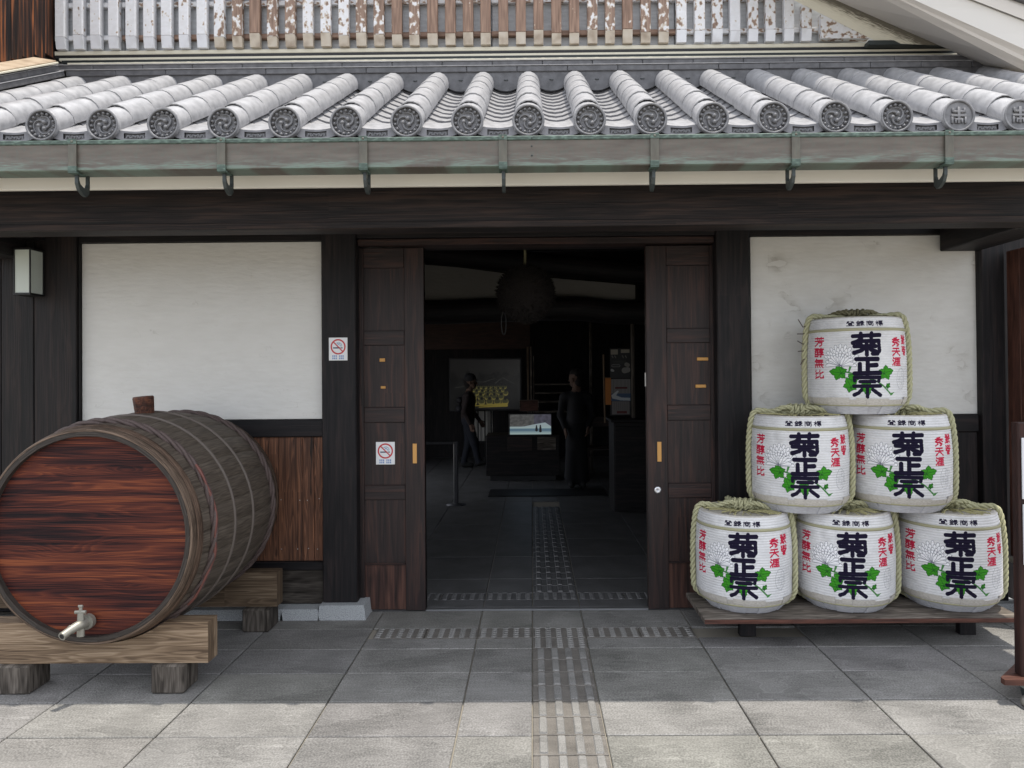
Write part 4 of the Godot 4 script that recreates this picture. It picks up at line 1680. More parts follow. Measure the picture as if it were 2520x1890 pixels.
func sake_stack() -> void:
	# low platform of boards
	var deck := thing("low_platform", "low wooden platform board on two legs under the sake barrels", "platform", D(1.7, 0, 3.9), "")
	var bds := [[3.69, 3.905], [3.908, 4.13]]
	for r in bds:
		var b := MB.new()
		b.grain = 0
		b.off = Vector2(rng.randf() * 3, rng.randf() * 3)
		b.xf = Transform3D(Basis.IDENTITY, -deck.position)
		b.bx(0.893, 2.56, 0.142, 0.170, r[0], r[1], 0.003)
		obj("board", b, M.deck, deck)
	var eb := MB.new()
	eb.grain = 0
	eb.xf = Transform3D(Basis.IDENTITY, -deck.position)
	eb.bx(0.8935, 2.558, 0.1425, 0.1655, 3.684, 3.6895, 0.002)
	obj("front_edge", eb, M.deckedge, deck)
	for x in [1.182, 2.396]:
		for d in [3.89, 4.08]:
			var b := MB.new()
			b.grain = 1
			b.off = Vector2(x, d)
			b.xf = Transform3D(Basis.IDENTITY, -deck.position)
			b.bx(x - 0.045, x + 0.045, 0.0, 0.1415, d, d + 0.045, 0.003)
			obj("leg", b, M.dark2, deck)

	var body_ms := []
	var bodies := []
	for v in 3:
		var body_m := std(komo_label(v), 0.78, null, 0.1, 0.25)
		body_m.texture_repeat = false
		body_ms.append(body_m)
		bodies.append(komo_body(v))
	var fold := komo_fold()
	var wrap := komo_wrap()
	var bands := []
	for q in [[0.470, 0.0085], [0.0535, 0.008]]:
		var b := MB.new()
		var h: float = q[0]
		var r: float = (komo_r(h) if h > 0.1 else 0.2500) + 0.0005
		b.smooth()
		b.lathe([Vector2(r, h - q[1]), Vector2(r + 0.004, h - q[1] * 0.8), Vector2(r + 0.005, h), Vector2(r + 0.003, h + q[1] * 0.8), Vector2(r - 0.001, h + q[1])], 64, 6.0)
		bands.append(b.done())
	var lid := MB.new()
	lid.smooth()
	lid.lathe([Vector2(0.2445, 0.534), Vector2(0.2415, 0.541), Vector2(0.231, 0.543), Vector2(0.207, 0.534), Vector2(0.0, 0.528)], 48)
	var lid_m := lid.done()
	var ropes := []
	for a in [-83.0, 84.0, 158.0, 202.0]:
		var b := MB.new()
		b.rope(rope_path(deg_to_rad(a)), 0.0165, 3, 0.105, 0.008, false, 6)
		ropes.append(b.done())
	var knots := []
	for v in 3:
		knots.append(knot_mesh(v))
	var straws := []
	for v in 3:
		straws.append(straw_mesh(v))
	var spec := [
		[1.179, 0.171, -17.0, "white straw-wrapped sake barrel, bottom row left, nearest the doorway", 1],
		[1.744, 0.171, -14.5, "white straw-wrapped sake barrel in the middle of the bottom row", 1],
		[2.325, 0.171, -17.0, "white straw-wrapped sake barrel, bottom row right, with a sunlit rope", 1],
		[1.500, 0.701, -15.0, "white straw-wrapped sake barrel, left one of the middle row of two", 1],
		[2.062, 0.701, -18.0, "white straw-wrapped sake barrel, right one of the middle row of two", 1],
		[1.820, 1.232, -12.0, "white straw-wrapped sake barrel at the top of the stack, dark straw ends at its left", 0],
	]
	for i in spec.size():
		var s: Array = spec[i]
		var k := thing("sake_barrel", s[3], "sake barrel", D(s[0], s[1], 3.96), "straw-wrapped sake barrels in a pyramid")
		k.rotation.y = deg_to_rad(s[2]) + 0.0
		k.scale = Vector3.ONE * 0.967
		obj("straw_wrapping", bodies[i % 3], body_ms[(i + i / 3) % 3], k)
		obj("folded_hem", fold, M.fold, k)
		obj("foot_wrapping", wrap, M.wrap, k)
		obj("top_band", bands[0], M.band, k)
		obj("foot_band", bands[1], M.band, k)
		obj("lid", lid_m, M.fold, k)
		for j in ropes.size():
			obj("rope", ropes[j], M.rope, k)
		var kn := obj("knot", knots[i % 3], M.rope if s[4] else M.rope_old, k)
		obj("straw_ends", straws[i % 3], M.straw if s[4] else M.rope_old, k)
		if i == 5:
			var e := MB.new()
			for q in [[0.30, 0.06, 0.020], [0.26, 0.055, -0.002], [0.40, 0.05, 0.045], [0.36, 0.062, 0.0], [0.21, 0.03, -0.03]]:
				var y: float = q[0]
				e.tube(PackedVector3Array([Vector3(-0.262, y + 0.11, 0.03), Vector3(-0.29, y + 0.10, 0.05), Vector3(-0.29 - q[1] * 0.55, y + 0.10 + q[2], 0.06)]), 0.003, 5)
			obj("dark_straw_ends", e, M.braid, k)


func rope_path(phi: float) -> PackedVector3Array:
	var prof := [Vector2(0.185, 0.020), Vector2(0.214, 0.021), Vector2(0.260, 0.054), Vector2(0.2790, 0.088), Vector2(0.2830, 0.12), Vector2(0.2840, 0.15), Vector2(0.2845, 0.22), Vector2(0.2845, 0.30), Vector2(0.2820, 0.38), Vector2(0.277, 0.44), Vector2(0.269, 0.50), Vector2(0.259, 0.538), Vector2(0.238, 0.560), Vector2(0.205, 0.562), Vector2(0.15, 0.556), Vector2(0.07, 0.556), Vector2(0.025, 0.560)]
	var p := PackedVector3Array()
	for q in prof:
		p.append(Vector3(sin(phi) * q.x, q.y, cos(phi) * q.x))
	var cv := Curve3D.new()
	for i in p.size():
		var tan := (p[mini(i + 1, p.size() - 1)] - p[maxi(i - 1, 0)]) / 6.0
		cv.add_point(p[i], -tan, tan)
	cv.bake_interval = 0.01
	return cv.get_baked_points()


func knot_mesh(v: int) -> ArrayMesh:
	var r := RandomNumberGenerator.new()
	r.seed = 900 + v
	var b := MB.new()
	# coils over the crossing
	for j in 4:
		var p := PackedVector3Array()
		var x := -0.045 + j * 0.03
		for i in 13:
			var a := TAU * i / 12
			p.append(Vector3(x + sin(a) * 0.008, 0.568 + cos(a) * 0.022, sin(a) * 0.026))
		b.rope(p, 0.016, 3, 0.09, 0.012, false, 5)
	for s in [-1.0, 1.0]:
		var p := PackedVector3Array()
		for i in 10:
			var u := i / 9.0
			p.append(Vector3(s * (0.03 + u * 0.14), 0.572 + 0.012 * sin(u * 5.0) - u * 0.004, 0.02 + 0.03 * sin(u * 3.0 + v)))
		b.rope(p, 0.0155, 3, 0.09, 0.012, false, 5)
	return b.done()


func straw_mesh(v: int) -> ArrayMesh:
	var r := RandomNumberGenerator.new()
	r.seed = 700 + v
	var b := MB.new()
	for i in 44:
		var a := r.randf() * TAU
		var c := Vector3(sin(a), 0, cos(a))
		var side := Vector3(cos(a), 0, -sin(a)) * r.randf_range(-0.16, 0.16)
		var r0 := r.randf_range(0.03, 0.10)
		var r1 := r.randf_range(0.19, 0.236)
		var p0 := c * r0 + Vector3(0, 0.536, 0)
		var p2 := c * r1 + side * 0.5 + Vector3(0, 0.545, 0)
		p2 = p2.limit_length(1.0)
		var flat2 := Vector2(p2.x, p2.z)
		if flat2.length() > 0.242:
			flat2 = flat2.normalized() * 0.242
		p2.x = flat2.x
		p2.z = flat2.y
		var p1 := (p0 + p2) * 0.5 + Vector3(0, r.randf_range(0.003, 0.012), 0)
		b.tube(PackedVector3Array([p0, p1, p2]), r.randf_range(0.0022, 0.0042), 4)
	return b.done()


func komo_body(v: int) -> ArrayMesh:
	var b := MB.new()
	var n := 80
	var rows := 128
	var h0 := 0.074
	var h1 := 0.536
	b.smooth()
	for j in rows:
		var ha := lerpf(h0, h1, float(j) / rows)
		var hb := lerpf(h0, h1, float(j + 1) / rows)
		var ra := komo_r(ha) + 0.0016 * rib(j)
		var rb := komo_r(hb) + 0.0016 * rib(j + 1)
		for k in n:
			var t0 := TAU * k / n - PI
			var t1 := TAU * (k + 1) / n - PI
			var e1 := t1 if k < n - 1 else -PI
			var wa := 1.0 + 0.0055 * sin(t0 * 7.0 + ha * 11.0 + v * 2.1)
			var wb := 1.0 + 0.0055 * sin(e1 * 7.0 + ha * 11.0 + v * 2.1)
			var wa2 := 1.0 + 0.0055 * sin(t0 * 7.0 + hb * 11.0 + v * 2.1)
			var wb2 := 1.0 + 0.0055 * sin(e1 * 7.0 + hb * 11.0 + v * 2.1)
			var u0 := clampf(0.5 + t0 / PI, 0.004, 0.996)
			var u1 := clampf(0.5 + t1 / PI, 0.004, 0.996)
			var va := 1.0 - (ha - 0.0) / 0.55
			var vb := 1.0 - (hb - 0.0) / 0.55
			b.quad(Vector3(sin(t0) * ra * wa, ha, cos(t0) * ra * wa), Vector3(sin(e1) * ra * wb, ha, cos(e1) * ra * wb), Vector3(sin(e1) * rb * wb2, hb, cos(e1) * rb * wb2), Vector3(sin(t0) * rb * wa2, hb, cos(t0) * rb * wa2),
				Vector2(u0, va), Vector2(u1, va), Vector2(u1, vb), Vector2(u0, vb))
	return b.done()


func rib(j: int) -> float:
	return [-1.0, 0.2, 1.0, 0.2][j % 4]


func komo_fold() -> ArrayMesh:
	# the hem gathered in pleats between the body and the lower band
	var b := MB.new()
	var n := 96
	var fr := RandomNumberGenerator.new()
	fr.seed = 5
	var jag := PackedFloat32Array()
	var lift := 0.0
	for k in n:
		if k % 7 == 0 or fr.randf() < 0.08:
			lift = fr.randf_range(-0.006, 0.008)
		jag.append(lift)
	b.flat()
	for k in n:
		var k2 := (k + 1) % n
		var t0 := TAU * k / n
		var t1 := TAU * (k + 1) / n
		var rows := [[0.2490, 0.046], [0.2610, 0.067], [0.2700, 0.087]]
		for j in 2:
			var p := []
			for e in [[t0, j, k], [t1, j, k], [t1, j + 1, k], [t0, j + 1, k]]:
				var q: Array = rows[e[1]]
				var r: float = q[0] + (0.0025 if (k / 7) % 2 == 0 else 0.0)
				var h: float = q[1] + (jag[e[2]] if e[1] == 2 else 0.0)
				p.append(Vector3(sin(e[0]) * r, h, cos(e[0]) * r))
			b.quad_out(p[0], p[1], p[2], p[3], Vector3(sin(t0), 0.0, cos(t0)))
		# thickness at the upper edge
		var ra := 0.2700
		var pa := Vector3(sin(t0) * ra, 0.087 + jag[k], cos(t0) * ra)
		var pb := Vector3(sin(t1) * ra, 0.087 + jag[k], cos(t1) * ra)
		b.quad_out(pa, pb, pb * Vector3(0.98, 1.0, 0.98), pa * Vector3(0.98, 1.0, 0.98), Vector3.UP)
	return b.done()


func komo_wrap() -> ArrayMesh:
	# the foot: flat flaps that overlap
	var b := MB.new()
	var n := 18
	b.flat()
	for k in n:
		var t0 := TAU * (k + 0.04) / n
		var t1 := TAU * (k + 1.16) / n
		var lift0: float = [0.0, 0.006, 0.0025, 0.008][k % 4]
		var segs := 4
		for j in segs:
			var a0 := lerpf(t0, t1, float(j) / segs)
			var a1 := lerpf(t0, t1, float(j + 1) / segs)
			var lo := 0.2010 + lift0
			var hi := 0.2455 + lift0
			b.off = Vector2(k * 0.21, k * 0.13)
			b.quad(Vector3(sin(a0) * lo, 0.0, cos(a0) * lo), Vector3(sin(a1) * lo, 0.0, cos(a1) * lo), Vector3(sin(a1) * hi, 0.050, cos(a1) * hi), Vector3(sin(a0) * hi, 0.050, cos(a0) * hi), Vector2(a0 * 0.2, 0), Vector2(a1 * 0.2, 0), Vector2(a1 * 0.2, 0.075), Vector2(a0 * 0.2, 0.075))
			if j == 0 or j == segs - 1:
				var e: float = a0 if j == 0 else a1
				b.quad_out(Vector3(sin(e) * lo, 0, cos(e) * lo), Vector3(sin(e) * hi, 0.050, cos(e) * hi), Vector3(sin(e) * (hi - 0.006), 0.050, cos(e) * (hi - 0.006)), Vector3(sin(e) * (lo - 0.006), 0, cos(e) * (lo - 0.006)), Vector3(cos(e), 0, -sin(e)) * (-1.0 if j == 0 else 1.0))
	b.smooth()
	b.off = Vector2.ZERO
	b.lathe([Vector2(0.0, 0.001), Vector2(0.192, 0.001), Vector2(0.200, 0.004), Vector2(0.2445, 0.050)], 48)
	return b.done()


# ------------------------------------------------------------------ drawing prints
class Pen:
	var im: Image
	var w := 0
	var h := 0

	func _init(ww: int, hh: int, c: Color) -> void:
		w = ww
		h = hh
		im = Image.create_empty(w, h, false, Image.FORMAT_RGB8)
		im.fill(c)

	func dot(x: int, y: int, c: Color, a: float) -> void:
		if a <= 0.0 or x < 0 or y < 0 or x >= w or y >= h:
			return
		if a < 1.0:
			c = im.get_pixel(x, y).lerp(c, a)
		im.set_pixel(x, y, c)

	func seg(a: Vector2, b: Vector2, r0: float, r1: float, c: Color) -> void:
		var rm := maxf(r0, r1) + 1.0
		var d := b - a
		var l2 := maxf(d.length_squared(), 1e-6)
		for y in range(int(minf(a.y, b.y) - rm), int(maxf(a.y, b.y) + rm) + 1):
			for x in range(int(minf(a.x, b.x) - rm), int(maxf(a.x, b.x) + rm) + 1):
				var p := Vector2(x + 0.5, y + 0.5)
				var t := clampf((p - a).dot(d) / l2, 0.0, 1.0)
				var q := p.distance_to(a + d * t) - lerpf(r0, r1, t)
				if q < 0.5:
					dot(x, y, c, clampf(0.5 - q, 0.0, 1.0))

	func line(pts: PackedVector2Array, r: float, c: Color) -> void:
		for i in pts.size() - 1:
			seg(pts[i], pts[i + 1], r, r, c)

	func poly(pts: PackedVector2Array, c: Color) -> void:
		var lo := pts[0]
		var hi := pts[0]
		for p in pts:
			lo = lo.min(p)
			hi = hi.max(p)
		for y in range(int(lo.y), int(hi.y) + 1):
			for x in range(int(lo.x), int(hi.x) + 1):
				if Geometry2D.is_point_in_polygon(Vector2(x + 0.5, y + 0.5), pts):
					dot(x, y, c, 1.0)

	func rect(x0: float, y0: float, x1: float, y1: float, c: Color) -> void:
		im.fill_rect(Rect2i(int(x0), int(y0), maxi(1, int(x1 - x0)), maxi(1, int(y1 - y0))), c)

	# a brush-written sign: strokes "x,y x,y;x,y ..." on a 100 by 100 field
	func glyph(code: String, x: float, y: float, gw: float, gh: float, r: float, c: Color) -> void:
		for s in code.split(";"):
			var p := PackedVector2Array()
			for q in s.strip_edges().split(" "):
				var n := q.split(",")
				p.append(Vector2(x + float(n[0]) * gw / 100.0, y + float(n[1]) * gh / 100.0))
			for i in p.size() - 1:
				# clerical hand: level strokes heavier, ends swell
				var d := (p[i + 1] - p[i]).abs()
				var k := 1.0 if d.x > d.y else 0.92
				seg(p[i], p[i + 1], r * k, r * k * 1.08, c)

	func tex() -> ImageTexture:
		return ImageTexture.create_from_image(im)


const GLYPH := {
	"kiku": "3,13 97,9; 30,1 31,21; 68,0 66,20; 31,24 19,36 3,43; 24,36 93,35; 93,35 94,80 86,93 70,93; 49,40 49,97; 8,59 80,59; 19,45 29,52; 75,43 65,52; 45,63 30,78 7,88; 54,63 66,76 80,82",
	"sei": "8,7 90,7; 51,8 51,90; 53,46 85,44; 21,36 21,90; 1,94 99,91",
	"shu": "50,-2 50,10; 6,30 6,15 94,15 90,32; 25,33 76,33; 4,53 96,52; 50,53 50,100; 30,68 20,82 5,91; 69,68 82,80 96,92",
	"tou": "10,12 36,10 20,36 4,44; 8,24 18,29; 58,5 70,26 96,43; 64,22 82,11; 76,32 92,22; 32,42 66,42; 28,52 72,52 72,68 28,68 28,52; 34,74 41,84; 66,74 58,84; 4,93 96,93",
	"roku": "24,4 3,30; 24,4 46,27; 12,35 38,35; 5,53 45,53; 25,35 25,90; 9,66 16,80; 41,64 35,80; 3,93 46,89; 56,9 90,9 88,39; 56,24 88,24; 50,40 99,40; 74,40 74,95 65,89; 57,53 66,61; 66,69 51,85; 93,49 82,61; 78,64 99,88",
	"sho": "50,1 50,14; 5,16 95,16; 32,21 38,34; 67,21 61,34; 9,97 9,38 91,38 91,92 80,97; 40,42 28,58; 59,42 73,57; 34,65 67,65 67,85 34,85 34,65",
	"hyo": "3,30 41,30; 22,4 22,97; 20,34 3,69; 24,38 40,58; 46,8 99,8; 50,18 95,18 95,38 50,38 50,18; 64,8 64,38; 80,8 80,38; 54,50 92,50; 45,62 99,62; 72,62 72,97 63,92; 59,73 49,87; 85,73 97,87",
	"hou": "3,14 97,14; 31,2 31,26; 70,2 70,26; 50,28 50,41; 3,43 97,43; 44,45 36,70 7,97; 42,61 82,61 77,91 60,97",
	"jun": "1,9 47,9; 5,26 5,94; 5,26 43,26 43,94; 5,92 43,92; 18,10 17,42 10,55; 31,10 31,52 41,54; 7,71 42,71; 75,1 75,12; 51,14 99,14; 60,25 91,25 91,41 60,41 60,25; 55,53 94,53 77,65; 77,65 77,93 66,97; 51,74 99,74",
	"mu": "26,3 6,27; 20,16 92,16; 11,35 93,35; 3,66 97,66; 26,16 26,66; 44,16 44,66; 62,16 62,66; 79,16 79,66; 16,77 7,95; 37,77 36,93; 58,77 63,93; 81,77 94,95",
	"hi": "12,5 12,91; 12,41 41,36; 5,95 45,79; 60,4 60,84 69,92 97,88 97,70; 95,26 62,46",
	"shuu": "66,4 28,13; 7,25 93,25; 50,10 50,53; 46,29 7,53; 54,29 93,51; 19,60 67,60 59,75 84,75 79,93 62,97; 40,60 34,78 9,97",
	"ten": "13,14 87,14; 3,45 97,45; 50,14 48,52 7,95; 52,52 93,95",
	"gai": "10,8 21,18; 4,35 15,45; 4,93 22,62; 34,12 99,12; 36,12 34,62 25,95; 67,16 67,50; 46,31 91,31; 42,51 95,51; 69,55 69,91; 46,71 93,71; 40,93 99,93",
	"gen": "9,4 37,4 37,20 9,20 9,4; 60,4 89,4 89,20 60,20 60,4; 5,30 95,30; 14,30 12,70 3,95; 24,41 49,41; 24,50 24,90; 47,41 47,95; 24,58 47,58; 24,72 47,72; 19,90 53,85; 62,37 53,57; 58,47 97,47; 85,48 75,76 53,95; 62,57 77,77 97,95",
	"yo": "18,4 18,36; 36,6 65,6; 36,17 63,17; 36,28 63,28; 50,6 50,34; 83,4 83,36; 83,6 95,6; 83,18 95,18; 6,6 18,6; 6,18 18,18; 3,39 97,39; 30,41 9,54; 69,41 91,54; 50,49 50,57; 17,61 83,61; 29,70 71,70; 29,78 71,78; 31,86 69,86 69,97 31,97 31,86",
}


func komo_label(v: int) -> ImageTexture:
	var W := 1024
	var H := 640
	var p := Pen.new(W, H, lin(0.66, 0.67, 0.71))
	# cloth: faint weave lines, grime low down and in patches
	var a := nz(W, H, 301 + v * 7, 40, 200, 2)
	var e := nz(W, H, 302 + v * 7, 5, 4, 5)
	var d := PackedByteArray()
	d.resize(W * H * 3)
	for y in H:
		for x in W:
			var i := y * W + x
			var k := 1.0 + (a[i] - 128) / 128.0 * 0.12 + (e[i] - 128) / 128.0 * 0.12
			if e[i] > 172:
				k -= (e[i] - 172) / 83.0 * 0.30
			var ln := (1.0 - float(y) / H) * 0.55
			if absf(fmod(ln, 0.0137) - 0.003) < 0.0014:
				k -= 0.13
			var c := Color(0.68 * k, 0.68 * k, 0.685 * k).linear_to_srgb()
			d[i * 3] = int(clampf(c.r, 0, 1) * 255)
			d[i * 3 + 1] = int(clampf(c.g, 0, 1) * 255)
			d[i * 3 + 2] = int(clampf(c.b, 0, 1) * 255)
	p.im = Image.create_from_data(W, H, false, Image.FORMAT_RGB8, d)
	var X := func(deg: float) -> float: return 512.0 + deg / 180.0 * 1024.0
	var Y := func(h: float) -> float: return (1.0 - h / 0.55) * 640.0
	var S := 1164.0
	var green := lin(0.045, 0.26, 0.018)
	var dgreen := lin(0.015, 0.085, 0.018)
	var white := lin(0.80, 0.80, 0.82)
	var grey := lin(0.16, 0.17, 0.20)
	var ink := lin(0.010, 0.008, 0.024)
	var red := lin(0.50, 0.018, 0.055)
	# stems
	var stem: Array = [[-27.0, 0.262], [-22.0, 0.236], [-12.0, 0.222], [0.0, 0.205], [12.0, 0.182], [20.0, 0.155], [29.0, 0.112]]
	var sp := PackedVector2Array()
	for q in stem:
		sp.append(Vector2(X.call(q[0]), Y.call(q[1])))
	p.line(sp, 5.0, dgreen)
	p.line(sp, 3.6, lin(0.07, 0.22, 0.06))
	p.seg(Vector2(X.call(29.0), Y.call(0.112)), Vector2(X.call(34.0), Y.call(0.122)), 8.0, 2.0, lin(0.07, 0.22, 0.06))
	p.seg(Vector2(X.call(-19.0), Y.call(0.236)), Vector2(X.call(-16.0), Y.call(0.285)), 4.0, 9.0, dgreen)
	p.seg(Vector2(X.call(-19.0), Y.call(0.236)), Vector2(X.call(-16.0), Y.call(0.285)), 2.5, 7.0, lin(0.07, 0.22, 0.06))
	p.seg(Vector2(X.call(-13.5), Y.call(0.30)), Vector2(X.call(-8.0), Y.call(0.325)), 8.0, 3.0, grey)
	p.seg(Vector2(X.call(-13.5), Y.call(0.30)), Vector2(X.call(-8.0), Y.call(0.325)), 7.0, 2.0, white)
	# leaves: [angle, height, half length m, turn, lobes]
	for q in [[-29.0, 0.231, 0.058, 3.3], [21.5, 0.229, 0.056, -0.25], [-13.5, 0.203, 0.046, 2.5], [-17.5, 0.158, 0.050, 4.3], [0.0, 0.155, 0.052, 1.4], [25.0, 0.157, 0.020, -0.9]]:
		leaf(p, Vector2(X.call(q[0]), Y.call(q[1])), q[2] * S, q[3], green, dgreen)
	# chrysanthemum: outer petals first
	var fc := Vector2(X.call(-28.5), Y.call(0.322))
	var base := fc + Vector2(2, 58)
	for ringi in [[13, 94.0, 0.0, 17.0, 1.05], [11, 76.0, 0.11, 17.0, 0.9], [9, 58.0, 0.0, 16.0, 0.75], [6, 44.0, 0.1, 15.0, 0.5], [4, 30.0, 0.0, 12.0, 0.36]]:
		var cnt: int = ringi[0]
		for i in cnt:
			var ang: float = lerpf(-1.62, 1.62, (i + 0.5) / cnt) * ringi[4] + ringi[2]
			var dir := Vector2(sin(ang), -cos(ang))
			var ln: float = ringi[1] * (1.05 - 0.12 * absf(ang)) + (18.0 if absf(ang) < 1.1 else 0.0)
			var tip := base + dir * ln * 1.12
			var mid := base + dir * ln * 0.62
			petal(p, base + dir * 6.0, mid, tip, ringi[3] * 0.72, white, grey)
	# seal
	var sc := Vector2(X.call(47.0), Y.call(0.196))
	var prev := Vector2.ZERO
	for i in 41:
		var t := TAU * i / 40
		var q := sc + Vector2(cos(t) * 44.0, sin(t) * 66.0)
		if i > 0:
			p.seg(prev, q, 0.8, 0.8, grey)
		prev = q
	var fade := lin(0.34, 0.35, 0.38)
	for g in [["shu", -34.0, -20.0, 30.0, 50.0], ["sei", -2.0, -52.0, 26.0, 40.0], ["ten", -2.0, 2.0, 26.0, 46.0], ["hi", 24.0, -26.0, 18.0, 50.0]]:
		p.glyph(GLYPH[g[0]], sc.x + g[1], sc.y + g[2], g[3], g[4], 1.0, fade)
	# the name in three heavy signs
	var cx: float = X.call(0.3)
	p.glyph(GLYPH.kiku, cx - 88, Y.call(0.448), 182.0, (0.448 - 0.326) * S, 13.0, ink)
	p.glyph(GLYPH.sei, cx - 76, Y.call(0.312), 160.0, (0.312 - 0.222) * S, 14.0, ink)
	p.glyph(GLYPH.shu, cx - 86, Y.call(0.224), 178.0, (0.224 - 0.098) * S, 11.5, ink)
	# small line along the top
	var k := 0
	for g in ["tou", "roku", "sho", "hyo"]:
		p.glyph(GLYPH[g], X.call(-21.5 + k * 11.3), Y.call(0.517), 50.0, 33.0, 2.5, ink)
		k += 1
	k = 0
	for g in ["hou", "jun", "mu", "hi"]:
		p.glyph(GLYPH[g], X.call(-56.0) - 40, Y.call(0.434 - k * 0.0615), 80.0, 60.0, 4.6, red)
		k += 1
	k = 0
	for g in ["shuu", "ten", "gai"]:
		p.glyph(GLYPH[g], X.call(38.5) - 38, Y.call(0.424 - k * 0.054), 76.0, 56.0, 4.6, red)
		k += 1
	k = 0
	for g in ["gen", "yo"]:
		p.glyph(GLYPH[g], X.call(55.0) - 34, Y.call(0.436 - k * 0.059), 68.0, 58.0, 4.0, red)
		k += 1
	return p.tex()


func leaf(p: Pen, c: Vector2, r: float, turn: float, fill: Color, edge: Color) -> void:
	var pts := PackedVector2Array()
	for i in 60:
		var a := TAU * i / 60
		var s := absf(a if a < PI else a - TAU) / PI
		# lobed outline, pointed ahead, notched behind
		var q := r * (0.98 - 0.34 * s) * (0.84 + 0.16 * cos(a * 5.0)) + r * 0.045 * cos(a * 15.0)
		q *= lerpf(0.80, 1.0, absf(cos(a)))
		pts.append(c + Vector2(cos(a), sin(a)).rotated(turn) * q)
	p.poly(pts, fill)
	pts.append(pts[0])
	p.line(pts, 1.6, edge)
	for a in [0.0, 1.25, -1.25, 2.5, -2.5]:
		var root := c + Vector2(-0.55 * r, 0).rotated(turn)
		var tip := c + Vector2(cos(a), sin(a)).rotated(turn) * r * (0.78 if a == 0.0 else 0.55)
		p.seg(root if a == 0.0 else c.lerp(root, 0.25), tip, 1.9, 0.8, edge)


func petal(p: Pen, a: Vector2, m: Vector2, t: Vector2, r: float, fill: Color, edge: Color) -> void:
	var bend := (t - a).orthogonal().normalized() * (t.x - a.x) * 0.10
	m += bend
	p.seg(a, m, r * 0.35 + 2.2, r + 2.2, edge)
	p.seg(m, t, r + 2.2, r * 0.62 + 2.2, edge)
	p.seg(a, m, r * 0.35, r, fill)
	p.seg(m, t, r, r * 0.62, fill)


